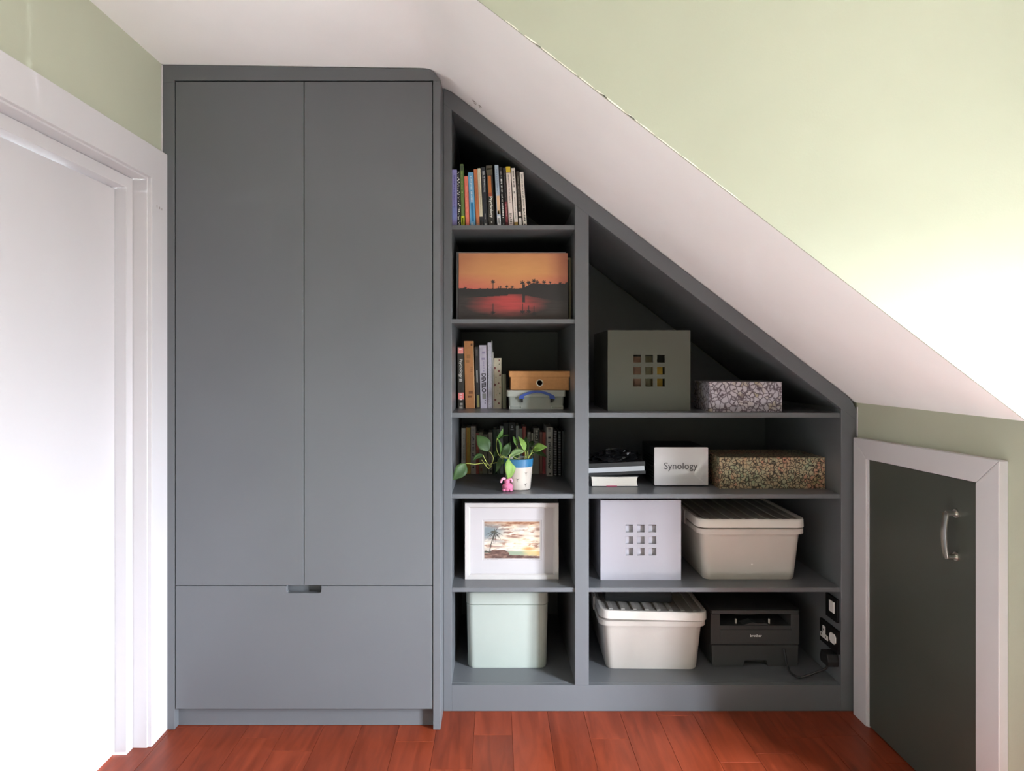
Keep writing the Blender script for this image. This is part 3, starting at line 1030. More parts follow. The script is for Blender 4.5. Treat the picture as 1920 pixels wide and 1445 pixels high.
def beach(u, v):
    o = np.ones(u.shape + (1,))
    w = u + v * .45
    n = fbm(w, v, 4, 9, 31)
    n2 = fbm(w, v, 8, 20, 44)
    n3 = fbm(w * .8, v, 14, 30, 57)
    sky = mixc(o * rgb(160, 152, 146), o * rgb(226, 204, 180), (n - .25) * 2.6 + (u - .35) * .7)
    sky = mixc(sky, o * rgb(130, 92, 78), (n2 - .52) * 6 * (v < .72))
    sky = mixc(sky, o * rgb(232, 216, 196), (n3 - .56) * 6)
    sky = mixc(sky, o * rgb(128, 82, 54), np.clip(.16 - v, 0, 1) * 8 * (.2 + n2))
    sky = mixc(sky, o * rgb(112, 122, 126), np.clip(.48 - u, 0, 1) * 3.2 * np.exp(-((v - .28) / .17) ** 2))
    sky = mixc(sky, o * rgb(236, 216, 180), np.exp(-((u - .66) / .24) ** 2 - ((v - .55) / .10) ** 2) * .85)
    sky = mixc(sky, o * rgb(190, 126, 72), np.exp(-((u - .8) / .12) ** 2 - ((v - .74) / .06) ** 2) * .9)
    sky = mixc(sky, o * rgb(120, 84, 72), (np.exp(-((u - .5 - (v - .4) * 1.4) / .12) ** 2 - ((v - .42) / .035) ** 2) + np.exp(-((u - .66) / .06) ** 2 - ((v - .38) / .02) ** 2) + np.exp(-((u - .95) / .06) ** 2 - ((v - .40) / .025) ** 2) + np.exp(-((u - .97) / .06) ** 2 - ((v - .2) / .05) ** 2)) * .9)
    sky = mixc(sky, o * rgb(120, 92, 84), np.exp(-((u - .22) / .16) ** 2 - ((v - .68) / .018) ** 2) * .8)
    c = sky
    sea = (v > .81) & (v < .93)
    c = np.where(sea[..., None], mixc(o * rgb(134, 146, 124), o * rgb(206, 170, 112), (u - .6) * 2.6 + (n2 - .5)), c)
    sand = (v > .90 + .05 * (u - .3)) | ((u < .45) & (v > .84 - .09 * np.exp(-((u - .25) / .14) ** 2) + .02 * np.sin(u * 30)))
    c = np.where(sand[..., None], mixc(o * rgb(74, 50, 44), o * rgb(146, 116, 102), n3 * 2.2 - .7), c)
    dark = np.zeros(u.shape, bool)
    asp = 1.52
    pu, pv = .185, .29
    for k in range(15):
        a = 2 * PI * k / 15 + .25 * math.sin(k * 2.3)
        L = .17 + .05 * math.sin(k * 1.7 + 1)
        for t in np.linspace(.05, 1, 26):
            x_ = pu + math.cos(a) * L * t / asp * 1.05
            y_ = pv + math.sin(a) * L * t + .085 * t * t
            hw = .016 * (1 - t * .7)
            dark |= ((u - x_) * asp) ** 2 + (v - y_) ** 2 < hw ** 2 * (.6 + .8 * n3)
    tr_u = .10 + (.185 - .10) * np.clip((.78 - v) / .48, 0, 1) ** 1.3
    dark |= (np.abs(u - tr_u) < .008) & (v > .3) & (v < .86)
    dark |= (u < .12) & (v > .74 + .1 * n2) & (v < .84)
    c = np.where(dark[..., None], mixc(o * rgb(44, 44, 40), o * rgb(84, 80, 70), n3), c)
    return c


# sunset canvas leaning back on the second shelf, with two more stretched canvases behind it
yc = 2.545
cw, ch = X(1065.5, yc) - X(859.5, yc), 0.252
cv = thing('canvas_print', 'orange sunset canvas of palms mirrored in dark water', 'picture', (X(859.5, yc), yc, Z2))
MB().box(0, cw, 0.0006, 0.02, 0, ch).build('stretched_canvas', mat('canvas_edge', '#3a2a24', 0.7), cv, bevel=0.001, local=True)
pr = print_grid('print', cw - 0.0016, ch - 0.0016, 270, 170, sunset, attr_mat('sunset_print', 0.6), cv)
pr.location = (0.0008, 0, 0.0008)
cv.rotation_euler = (math.radians(-4), 0, 0)
for k, (px0, px1, hh, yy, tilt, lab) in enumerate(((855.5, 1062, 0.262, 2.583, -4, 'white-edged canvas standing right behind the sunset canvas'),
                                                  (862, 1071, 0.246, 2.622, -4, 'cream-edged canvas hindmost behind the sunset canvas'))):
    t = thing('blank_canvas', lab, 'picture', (X(px0, yy), yy, Z2))
    w_ = X(px1, yy) - X(px0, yy)
    MB().box(0, w_, 0, 0.018, 0, hh).build('stretched_canvas', mat('canvas_%d' % k, ('#a9a6a8', '#a39a7c')[k], 0.8, 0.05, 300), t, bevel=0.001, local=True)
    MB().box(0.008, w_ - 0.008, -0.0006, 0.001, 0.008, hh - 0.008).build('painted_face', mat('canvas_face_%d' % k, '#2c2a2c', 0.8), t, local=True)
    t.rotation_euler = (math.radians(tilt), 0, 0)

# framed palm beach print
yf = on(Z5, 1086.2)
fw, fh = X(1047.5, yf) - X(871.5, yf), H(943, yf) - Z5
fp = thing('framed_print', 'white framed beach print with a leaning palm', 'picture', (X(871.5, yf), yf, Z5))
fr = MB()
bw = 0.0205
# moulding: mitred frame built from an outer and an inner ring
def ring(x0, x1, z0, z1, y):
    return [(x0, y, z0), (x1, y, z0), (x1, y, z1), (x0, y, z1)]
fr.loft([ring(0, fw, 0, fh, 0.02), ring(0, fw, 0, fh, 0.001), ring(0.001, fw - 0.001, 0.001, fh - 0.001, 0),
         ring(bw - .005, fw - bw + .005, bw - .005, fh - bw + .005, 0.0015), ring(bw, fw - bw, bw, fh - bw, 0.007),
         ring(bw, fw - bw, bw, fh - bw, 0.02)], False, False)
fr.build('frame', mat('white_frame', '#b8b2af', 0.4, 0.02), fp, local=True)
MB().box(0.004, fw - 0.004, 0.0125, 0.019, 0.004, fh - 0.004).build('backing', M_KRAFT, fp, local=True)
px_, pz_ = yf / F, yf / F
ax0, ax1 = (908 - 871.5) * px_, (1012.3 - 871.5) * px_
az0, az1 = H(1048, yf) - Z5, H(979, yf) - Z5
mt = MB()
mt.loft([ring(bw - .002, fw - bw + .002, bw - .002, fh - bw + .002, 0.009), ring(ax0 - .007, ax1 + .007, az0 - .007, az1 + .007, 0.009),
         ring(ax0 - .005, ax1 + .005, az0 - .005, az1 + .005, 0.0112), ring(ax0 - 0.004, ax1 + 0.004, az0 - 0.004, az1 + 0.004, 0.0113)], False, False)
mt.build('mount', mat('white_mount', '#b4aeaf', 0.8, 0.01), fp, local=True)
MB().box(ax0 - .006, ax1 + .006, 0.0115, 0.0124, az0 - .006, az1 + .006).build('print_paper', mat('print_paper', '#b4afad', 0.8, 0.01), fp, local=True)
pr = print_grid('print', ax1 - ax0, az1 - az0, 200, 134, beach, attr_mat('beach_print', 0.5), fp)
pr.location = (ax0, 0.0113, az0)
for (u0, u1, sd) in ((.02, .36, 3), (.80, .98, 8)):
    q = random.Random(sd)
    mb = MB()
    w_ = ax1 - ax0
    zz = az0 - 0.003
    a = ax0 + u0 * w_
    while a < ax0 + u1 * w_:
        L = q.uniform(0.001, 0.003)
        if q.random() > .2:
            mb.box(a, a + L, 0.0109, 0.0116, zz - q.uniform(.0008, .0018), zz + q.uniform(0, .0012))
        a += L + 0.0005
    mb.build('pencil_writing', col('#8f8884'), fp, local=True)

# ================================================================== BOXES
def square_hole_box(name, label, px0, px1, ptop, y, z, m, depth, m_in):
    x0, x1 = X(px0, y), X(px1, y)
    w, h = x1 - x0, H(ptop, y) - z
    t = thing(name, label, 'box', (x0, y, z))
    th = 0.006
    hs, pitch = w * 0.092, w * 0.144
    cx, cz = w * 0.5, h * 0.5
    xs = [0] + sum([[cx + (k - 1) * pitch - hs / 2, cx + (k - 1) * pitch + hs / 2] for k in range(3)], []) + [w]
    zs = [0] + sum([[cz + (k - 1) * pitch - hs / 2, cz + (k - 1) * pitch + hs / 2] for k in range(3)], []) + [h]
    f = MB()
    hole = lambda i, j: i in (1, 3, 5) and j in (1, 3, 5)
    for i in range(7):
        for j in range(7):
            a, b_, c, d = xs[i], xs[i + 1], zs[j], zs[j + 1]
            if hole(i, j):
                for p, q in (((a, c), (b_, c)), ((b_, c), (b_, d)), ((b_, d), (a, d)), ((a, d), (a, c))):
                    f.add([(p[0], 0, p[1]), (q[0], 0, q[1]), (q[0], th, q[1]), (p[0], th, p[1])], [(0, 1, 2, 3)])
            else:
                for yy in (0, th):
                    f.add([(a, yy, c), (b_, yy, c), (b_, yy, d), (a, yy, d)], [(0, 1, 2, 3)])
    for p, q in (((0, 0), (w, 0)), ((w, 0), (w, h)), ((w, h), (0, h)), ((0, h), (0, 0))):
        f.add([(p[0], 0, p[1]), (q[0], 0, q[1]), (q[0], th, q[1]), (p[0], th, p[1])], [(0, 1, 2, 3)])
    f.build('pierced_front', m, t, bevel=0.0006, seg=1, local=True)
    s = MB()
    s.box(0, th, th, depth, 0, h)
    s.box(w - th, w, th, depth, 0, h)
    s.box(th, w - th, depth - th, depth, 0, h)
    s.box(th, w - th, th, depth - th, 0, th)
    s.build('box_walls', m, t, local=True)
    return t, x0, w, h, xs, zs


M_BOXBLK = mat('dark_olive_gloss_plastic', '#4e4f47', 0.22, 0.02, 6)
M_BOXWHT = mat('white_box_plastic', '#a29ea5', 0.3, 0.01, 6)
yk = 2.60
t, x0, w, h, xs, zs = square_hole_box('storage_cube', 'glossy dark grey cube box pierced with nine square holes', 1139.5, 1294.5, 619, yk, Z3, M_BOXBLK, 0.365, M_DARK)
# things kept inside, glimpsed through the holes
inside = [('ochre_carton', 'ochre yellow carton inside the dark pierced cube', '#c9a03a', xs[5] - .006, xs[6] + .004, 0.0062, zs[4] + .001, '', 0.05),
          ('brown_carton', 'brown carton inside the dark pierced cube', '#7a5a40', xs[1] - .01, xs[2] + .012, 0.0062, zs[6] - .006, '', 0.045),
          ('olive_carton', 'olive drab carton inside the dark pierced cube', '#5a5638', xs[3] - .008, xs[4] + .010, 0.0062, zs[6] - .004, '', 0.06)]
for nm, lab, c, a, b_, zb, ztop, _, dy in inside:
    o = MB().box(x0 + a, x0 + b_, yk + dy, yk + dy + 0.09, Z3 + zb, Z3 + ztop).build(nm, col(c, .6), bevel=0.001)
    tag(o, lab, 'carton', 'cartons kept in the dark pierced cube')
yw = on(Z5, 1087)
t, x0, w, h, xs, zs = square_hole_box('storage_cube', 'white cube box pierced with nine square holes', 1126, 1277, 937.5, yw, Z5, M_BOXWHT, 0.365, M_BOXWHT)
o = MB().box(x0 + .012, x0 + w * .9, yw + 0.016, yw + 0.045, Z5 + 0.0062, Z5 + zs[6] - .006).build('paper_stack', mat('white_paper', '#bcb8bf', 0.8, 0.02), bevel=0.0006)
tag(o, 'white papers standing inside the white pierced cube', 'papers')


def marbled_box(name, label, px0, px1, ptop, y, z, depth, m, edge):
    x0, x1 = X(px0, y), X(px1, y)
    h = H(ptop, y) - z
    t = thing(name, label, 'box', ((x0 + x1) / 2, y, z))
    MB().box(x0 + .001, x1 - .001, y + .001, y + depth - .001, z, z + h * .985).build('box_body', m, t, bevel=0.001)
    lid = MB()
    lid.box(x0, x1, y, y + depth, z + h * .965, z + h)
    lid.build('lid', m, t, bevel=0.001)
    return t


M_MARB1 = marble_mat('grey_marbled_paper', None, '#554a52', 54, [(0, '#a9a4b2'), (.55, '#b9b3ba'), (.75, '#a89a80'), (1.0, '#9aa39c')])
M_MARB2 = marble_mat('brown_marbled_paper', None, '#2a2119', 78, [(0, '#7d9a78'), (.3, '#a8a184'), (.6, '#b59c7c'), (.75, '#c08a72'), (1.0, '#a09668')])
marbled_box('marbled_box', 'grey lilac marbled paper box under the slope', 1330, 1467, 715.8, 2.55, Z3, 0.2, M_MARB1, '#3a3436')
marbled_box('marbled_box', 'long brown marbled paper box with fine dark veins', 1348.5, 1547.5, 857.5, on(Z4, 915.8), Z4, 0.24, M_MARB2, '#2a221c')

# pale green lidded cube on the base
yg = on(Z6, 1252.6)
gx0, gx1 = X(876.5, yg), X(1026, yg)
gt = thing('lidded_cube', 'pale mint green soft-cornered cube box with a lid', 'box', ((gx0 + gx1) / 2, yg, Z6))
M_MINT = mat('mint_plastic', '#a6ada5', 0.5, 0.02, 6)
zt_ = H(1133.5, yg)
e = 0.004
gb = MB()
gb.loft([rrect(gx0 + .004, gx1 - .004, yg + .004, yg + .32, .026, Z6, 6), rrect(gx0 + .001, gx1 - .001, yg + .001, yg + .323, .028, Z6 + .006, 6),
         rrect(gx0 - e, gx1 + e, yg - .001, yg + .326, .028, zt_ - .001, 6)])
gb.build('box_body', M_MINT, gt, smooth=True)
gl = MB()
gl.loft([rrect(gx0 - e + .003, gx1 + e - .003, yg + .0015, yg + .3235, .026, zt_ - .001, 6), rrect(gx0 - e - .001, gx1 + e + .001, yg - .0025, yg + .3275, .028, zt_ + .003, 6),
         rrect(gx0 - e - .001, gx1 + e + .001, yg - .0025, yg + .3275, .028, zt_ + .045, 6), rrect(gx0 - e + .006, gx1 + e - .006, yg + .006, yg + .32, .026, zt_ + .052, 6)])
gl.build('lid', M_MINT, gt, smooth=True)

# ---- kraft box on a clear plastic box
yp = on(Z3, 767.9)
cb = thing('plastic_box', 'small clear plastic case with a blue arched handle', 'box', (X(1005, yp), yp, Z3))
M_CLEAR = mat('clear_plastic', '#c9ccc4', 0.18, 0.02, 10, alpha=0.45)
M_CLEARLID = mat('frosted_plastic', '#c6c6bd', 0.3, 0.02, 10, alpha=0.8)
bx_0, bx_1 = X(953.5, yp), X(1057.5, yp)
cz1 = H(743.5, yp)
sh = MB()
sh.loft([rrect(bx_0 + .003, bx_1 - .003, yp + .003, yp + .30, .008, Z3 + .0005), rrect(bx_0, bx_1, yp, yp + .303, .008, cz1),
         rrect(bx_0 + .003, bx_1 - .003, yp + .003, yp + .30, .006, cz1), rrect(bx_0 + .005, bx_1 - .005, yp + .005, yp + .298, .006, Z3 + .003)])
sh.build('tray', M_CLEAR, cb, smooth=True)
zl = H(731.5, yp)
ld = MB()
ld.loft([rrect(X(950, yp), X(1060.5, yp), yp - .004, yp + .307, .009, cz1 + .0005), rrect(X(950, yp), X(1060.5, yp), yp - .004, yp + .307, .009, zl - .002),
         rrect(X(951, yp), X(1059.5, yp), yp - .002, yp + .305, .008, zl)])
ld.build('lid', M_CLEARLID, cb, smooth=True)
for a, b_ in ((955, 978), (1033, 1056)):
    fm = MB()
    x_a, x_b = X(a, yp), X(b_, yp)
    for q in ((x_a, x_b, Z3 + .003, Z3 + .0055), (x_a, x_b, Z3 + .0125, Z3 + .015), (x_a, x_a + .0025, Z3 + .0055, Z3 + .0125), (x_b - .0025, x_b, Z3 + .0055, Z3 + .0125)):
        fm.box(q[0], q[1], yp - .0015, yp + .003, q[2], q[3])
    fm.build('moulded_foot', M_CLEARLID, cb)
M_BLUE = mat('blue_plastic', '#3a52a0', 0.4, 0.03, 20)
hm = MB()
rings = []
for k in range(17):
    t_ = k / 16
    x_ = X(973 + 67 * t_, yp)
    ztop_ = H(743 - 11.3 * math.sin(PI * t_) ** 0.75, yp)
    th_ = 0.0085 + 0.004 * abs(2 * t_ - 1)
    rings.append([(x_, yp - .014, ztop_), (x_, yp - .006, ztop_), (x_, yp - .006, ztop_ - th_), (x_, yp - .014, ztop_ - th_)])
hm.loft(rings)
ho = hm.build('handle', M_BLUE, cb, smooth=True, bevel=0.0008)
for a in (974.5, 1030):
    MB().box(X(a, yp), X(a + 8, yp), yp - .0135, yp - .0042, H(747, yp), H(740.5, yp)).build('handle_end', M_BLUE, ho, bevel=0.001)
    MB().box(X(a + 2, yp), X(a + 6, yp), yp - .011, yp + .0005, H(754, yp), H(747, yp)).build('hinge', M_BLACK, ho)
pp = MB().box(bx_0 + .008, bx_1 - .008, yp + .009, yp + .27, Z3 + .0035, Z3 + .020).build('paper_sheaf', mat('cream_paper', '#d9d4c4', .8, .05, 30), bevel=.001)
tag(pp, 'sheaf of cream paper inside the clear plastic case', 'papers')
yk2 = yp + 0.004
kb = thing('kraft_box', 'brown kraft card box with a metal-ringed hole, topmost on the plastic case', 'box', (X(1012, yk2), yk2, zl))
kx0, kx1 = X(956.8, yk2), X(1067.5, yk2)
ktop = H(695.6, yk2)
klid = H(706.5, yk2)
# front with a round hole
rng_n = 20
hx, hz, hr = X(1012, yk2), H(717.6, yk2), 0.0108
kf = MB()
outer_pts = []
for i in range(rng_n):
    a = 2 * PI * i / rng_n
    dx, dz = math.cos(a), math.sin(a)
    s_ = min((kx1 - hx) / abs(dx) if abs(dx) > 1e-6 and dx > 0 else 9, (hx - kx0) / abs(dx) if abs(dx) > 1e-6 and dx < 0 else 9,
             (ktop - .004 - hz) / dz if dz > 1e-6 else 9, (hz - zl) / -dz if dz < -1e-6 else 9)
    outer_pts.append((hx + dx * s_, hz + dz * s_))
for i in range(rng_n):
    a, a2 = 2 * PI * i / rng_n, 2 * PI * (i + 1) / rng_n
    p, q = outer_pts[i], outer_pts[(i + 1) % rng_n]
    kf.add([(hx + hr * math.cos(a), yk2, hz + hr * math.sin(a)), (hx + hr * math.cos(a2), yk2, hz + hr * math.sin(a2)), (q[0], yk2, q[1]), (p[0], yk2, p[1])], [(0, 1, 2, 3)])
for cxx, czz in ((kx0, zl), (kx1, zl), (kx1, ktop - .004), (kx0, ktop - .004)):
    best = sorted(range(rng_n), key=lambda i: (outer_pts[i][0] - cxx) ** 2 + (outer_pts[i][1] - czz) ** 2)
    # corner triangle between the last point on each of the two meeting edges
    e1 = min((i for i in range(rng_n) if abs(outer_pts[i][0] - cxx) < 1e-6), key=lambda i: abs(outer_pts[i][1] - czz))
    e2 = min((i for i in range(rng_n) if abs(outer_pts[i][1] - czz) < 1e-6), key=lambda i: abs(outer_pts[i][0] - cxx))
    kf.add([(cxx, yk2, czz), (outer_pts[e1][0], yk2, outer_pts[e1][1]), (outer_pts[e2][0], yk2, outer_pts[e2][1])], [(0, 1, 2)])
kf.build('box_front', M_KRAFT, kb)
ks = MB()
ks.box(kx0, kx0 + .002, yk2, yk2 + .28, zl, ktop - .004)
ks.box(kx1 - .002, kx1, yk2, yk2 + .28, zl, ktop - .004)
ks.box(kx0, kx1, yk2 + .278, yk2 + .28, zl, ktop - .004)
ks.box(kx0, kx1, yk2, yk2 + .28, zl + .0003, zl + .002)
ks.build('box_walls', M_KRAFT, kb)
kl = MB()
kl.box(kx0 - .004, kx1 + .0045, yk2 - .0045, yk2 + .2845, klid, ktop)
kl.build('lid', M_KRAFT, kb, bevel=.001)
rg = MB()
rings = []
for k in range(4):
    pass
N = 24
rings = [[(hx + r_ * math.cos(2 * PI * i / N), yk2 + yy, hz + r_ * math.sin(2 * PI * i / N)) for i in range(N)] for r_, yy in
         ((hr + .0035, 0.0), (hr + .003, -.0015), (hr, -.0018), (hr - .001, 0.0), (hr - .001, .004))]
rg.loft(rings, False, False)
rg.build('eyelet', M_CHROME, kb, smooth=True)


# ---- grey storage totes with ribbed lids
M_LIDTOP = mat('smoke_translucent_plastic', '#b4b0a8', 0.18, 0.08, 14)
M_LIDRIM = mat('off_white_plastic', '#e0d8d0', 0.35, 0.02, 8)


def tote(label, w_bot, w_top, hgt, depth, lid_tilt=0.0, lid_top_m=None):
    t = thing('storage_tote', label, 'tote')
    r = 0.028
    hb = hgt - 0.036
    db = (w_top - w_bot) / 2
    b = MB()
    b.loft([rrect(-w_bot / 2 + .003, w_bot / 2 - .003, .003, depth - .003, r, 0, 6), rrect(-w_bot / 2, w_bot / 2, 0, depth, r, .005, 6),
            rrect(-w_top / 2, w_top / 2, -db, depth + db, r + .004, hb, 6),
            rrect(-w_top / 2 + .003, w_top / 2 - .003, -db + .003, depth + db - .003, r, hb, 6),
            rrect(-w_bot / 2 + .003, w_bot / 2 - .003, .003, depth - .003, r - .003, .006, 6)])
    b.build('tub', M_PLASTIC_G, t, smooth=True, local=True)
    b = MB()
    k = 0.012
    b.loft([rrect(-w_top / 2 + .001, w_top / 2 - .001, -db + .001, depth + db - .001, r + .004, hb - .018, 6),
            rrect(-w_top / 2 - k, w_top / 2 + k, -db - k, depth + db + k, r + .012, hb - .020, 6),
            rrect(-w_top / 2 - k, w_top / 2 + k, -db - k, depth + db + k, r + .012, hb - .001, 6),
            rrect(-w_top / 2 + .001, w_top / 2 - .001, -db + .001, depth + db - .001, r + .004, hb - .001, 6)], False, False)
    b.build('tub_rim', M_PLASTIC_G, t, smooth=True, local=True)
    lid = MB()
    k = 0.014
    X0, X1, Y0, Y1 = -w_top / 2 - k, w_top / 2 + k, -db - k, depth + db + k
    z0, z1 = hb + .004, hgt
    q = .014
    lid.loft([rrect(X0 + .006, X1 - .006, Y0 + .006, Y1 - .006, r + .010, z0, 6), rrect(X0, X1, Y0, Y1, r + .014, z0 + .001, 6), rrect(X0 + .001, X1 - .001, Y0 + .001, Y1 - .001, r + .014, z1 - .004, 6),
              rrect(X0 + .004, X1 - .004, Y0 + .004, Y1 - .004, r + .011, z1, 6), rrect(X0 + q, X1 - q, Y0 + q, Y1 - q, r + .004, z1, 6),
              rrect(X0 + q + .002, X1 - q - .002, Y0 + q + .002, Y1 - q - .002, r + .002, z1 - .010, 6)], True, False)
    lo = lid.build('lid', M_LIDRIM, t, smooth=True, local=True)
    pn = MB()
    pn.loft([rrect(X0 + q + .001, X1 - q - .001, Y0 + q + .001, Y1 - q - .001, r + .002, z1 - .011, 6),
             rrect(X0 + q + .001, X1 - q - .001, Y0 + q + .001, Y1 - q - .001, r + .002, z1 - .008, 6)])
    pn.build('lid_panel', lid_top_m or M_LIDTOP, lo, local=True)
    n = 8
    for i in range(n):
        xc = X0 + .045 + (X1 - X0 - .09) * i / (n - 1)
        rb = MB().box(xc - .008, xc + .008, Y0 + .035, Y1 - .035, z1 - .0082, z1 - .0025)
        rb.build('rib', lid_top_m or M_LIDTOP, lo, bevel=.002, local=True)
    for s_ in (-1, 1):
        cl = MB().box(s_ * (w_top / 2 + k - .002) - .003, s_ * (w_top / 2 + k - .002) + .003, depth * .30, depth * .30 + .06, hb - .022, z1 - .003)
        cl.build('clip', M_LIDRIM, t, bevel=.001, local=True)
    if lid_tilt:
        lo.rotation_euler = (0, lid_tilt, 0)
    return t


yt = on(Z5, 1086.5)
t1 = tote('grey lidded storage tote beside the white pierced cube', .350, .385, .236, .50)
t1.location = (X(1406, yt), yt, Z5)
dot = MB()
dot.lathe([(0.0035, 0), (0.0035, .001)], 14)
dot.xform(Matrix.Translation((0.006, -.0045, .06)) @ Matrix.Rotation(PI / 2, 4, 'X'))
dot.build('sticker_dot', col('#e8e4dc'), t1, local=True)
yt2 = on(Z6, 1254.5)
M_LIDTOP2 = mat('frosted_lid_plastic', '#b9b3ac', 0.3, 0.06, 14)
t2 = tote('grey lidded storage tote beside the black printer', .350, .385, .232, .50, 0.018, M_LIDTOP2)
t2.location = (X(1222.5, yt2), yt2 + .001, Z6)
t2.rotation_euler = (0, 0, math.radians(-1.2))
# slim black box lying on that lid
sb = thing('slim_case', 'slim black case lying on the lid of a tote', 'case', (X(1197, 2.69), 2.69, Z6 + .2385))
MB().box(-.131, .131, 0, .20, 0, .042).build('case_body', M_DARK, sb, bevel=.003, local=True)
MB().box(-.1315, .1315, -.0008, .2, .019, .021).build('seam', M_DARK, sb, local=True)
sb.rotation_euler = (0, .018, math.radians(-1.2))
sb.location.z = Z6 + .2375

# ---- NAS on the shelf
yn = on(Z4, 911.6)
ns = thing('network_drive', 'white fronted black network storage unit', 'electronics', (X(1277, yn), yn, Z4))
nx0, nx1 = X(1227, yn), X(1328, yn)
nzt = H(838.5, yn)
zf = Z4 + .004
M_NASW = mat('white_gloss_panel', '#d6d2d4', 0.12, 0.01, 4, coat=0.6)
MB().prism_xz(rrect2(nx0, nx1, zf, nzt, .004), yn, yn + .012).build('front_panel', M_NASW, ns, bevel=.001, smooth=True)
nb = MB().box(nx0 + .002, nx1 - .002, yn + .0122, yn + .235, zf + .001, nzt - .001).build('housing', M_BLACK, ns, bevel=.002)
for zz in [zf + .02 + .011 * k for k in range(9)]:
    MB().box(nx0 + .0005, nx0 + .003, yn + .03, yn + .20, zz, zz + .004).build('vent', M_DARK, nb)
for a in (nx0 + .012, nx1 - .03):
    for yy in (yn + .015, yn + .2):
        MB().box(a, a + .018, yy, yy + .02, Z4, zf + .0015).build('foot', M_DARK, ns)
tx = text_mb('Synology', X(1308, yn) - X(1245, yn), None, 0.0, 0, 0.006)
tx.v = [(p[0] + X(1276.5, yn), yn - .0006, p[2] + H(875, yn)) for p in tx.v]
tx.build('lettering', col('#5a585c'), ns)

# ---- books and a bag at the divider end of that shelf
yq = on(Z4, 912)
b1 = thing('hardback_book', 'black hardback lying flat with cream pages showing, under the notebook', 'book', (X(1150, yq), yq, Z4))
xq0, xq1 = X(1105.8, yq), X(1196, yq)
zq = H(893.5, yq)
MB().box(xq0, xq1 + .003, yq + .001, yq + .15, Z4, Z4 + .002).build('cover_board', M_BLACK, b1)
MB().box(xq0, xq1 + .003, yq + .001, yq + .15, zq, zq + .003).build('cover_board', M_BLACK, b1)
rings = [[(xq0, yq + .001, Z4 + .002), (xq0 + .003, yq + .001, Z4 + .002), (xq0 + .003, yq + .15, Z4 + .002), (xq0, yq + .15, Z4 + .002)],
         [(xq0, yq + .001, zq), (xq0 + .003, yq + .001, zq), (xq0 + .003, yq + .15, zq), (xq0, yq + .15, zq)]]
MB().loft(rings).build('spine', M_BLACK, b1)
pg = MB()
pol = []
for k in range(9):
    t_ = k / 8
    pol.append((xq1 - .004 * math.sin(PI * t_) , Z4 + .002 + (zq - Z4 - .0025) * t_))
top_edge = [(xq1 + (xq0 + .003 - xq1) * k / 8, zq - .0005 - .0016 * math.sin(PI * k / 8)) for k in range(1, 8)]
left_edge = [(xq0 + .0065 - .0035 * (1 - (2 * k / 8 - 1) ** 2) * 0 + .003 * math.sin(PI * k / 16), zq - .0005 + (Z4 + .002 - zq + .0005) * k / 8) for k in range(9)]
pg.prism_xz(pol + top_edge + left_edge, yq + .003, yq + .147).build('pages', mat('cream_pages', '#e8e0d4', .8, .06, 30, .25, 800, stretch=(1, 1, 40)), b1)
MB().box(X(1137, yq), X(1157, yq), yq - .0012, yq + .003, Z4 + .0005, Z4 + .0035).build('ribbon', col('#a83a5a'), b1)
b2 = thing('hardback_notebook', 'thick black notebook with silvery page edges, tilted on the flat hardback', 'book', (X(1156, yq), yq, zq + .0035))
w2 = .2235
MB().box(-.112, .1115, 0, .17, 0, .0125).build('cover_board', M_BLACK, b2, bevel=.0012, local=True)
MB().box(-.112, .1085, .0015, .168, .0125, .031).build('pages', mat('silver_pages', '#b9bbbf', .55, .08, 40, .25, 900, stretch=(1, 1, 60)), b2, local=True)
MB().box(-.112, .1115, 0, .17, .031, .049).build('cover_board', M_BLACK, b2, bevel=.0012, local=True)
b2.location = (X(1157, yq) , yq + .001, zq + .0065)
b2.rotation_euler = (0, math.radians(-2.6), 0)
# crumpled black bag on top
bg = MB()
q = random.Random(21)
nu, nv = 30, 12
rings = []
for j in range(nv + 1):
    ph = PI / 2 * j / nv
    ring_ = []
    for i in range(nu):
        a = 2 * PI * i / nu
        cr = 1 + .16 * q.uniform(-1, 1) * (1 if 0 < j < nv else .3)
        rx, ry, rz = .102, .075, .034
        ring_.append((rx * math.cos(a) * math.cos(ph) * cr, .08 + ry * math.sin(a) * math.cos(ph) * cr,
                      max(.0005 if j == 0 else .001, rz * math.sin(ph) ** .8 * (1 + .28 * q.uniform(-1, 1)) + (.0 if j else 0))))
    rings.append(ring_)
rings[0] = [(p[0], p[1], 0) for p in rings[0]]
bg.loft(rings)
M_BAG = mat('shiny_black_film', '#121214', 0.16, 0.1, 20)
bo = bg.build('plastic_bag', M_BAG, local=True)
bo.location = (X(1157, yq), yq + .004, zq + .0575)
bo.rotation_euler = (0, math.radians(-2.6), 0)
tag(bo, 'crumpled shiny black plastic bag on top of the notebook', 'bag')

# ---- printer
ypn = on(Z6, 1249)
pn = thing('printer', 'black laser printer with a front paper slot', 'printer', (X(1415, ypn), ypn, Z6))
M_PRN = mat('charcoal_plastic', '#3b3c3c', 0.5, 0.04, 30, 0.1, 900)
M_PRN2 = mat('charcoal_plastic_dark', '#2a2b2b', 0.55, 0.04, 30)


def PX(p):
    return X(p, ypn)


def PZ(p):
    return H(p, ypn)


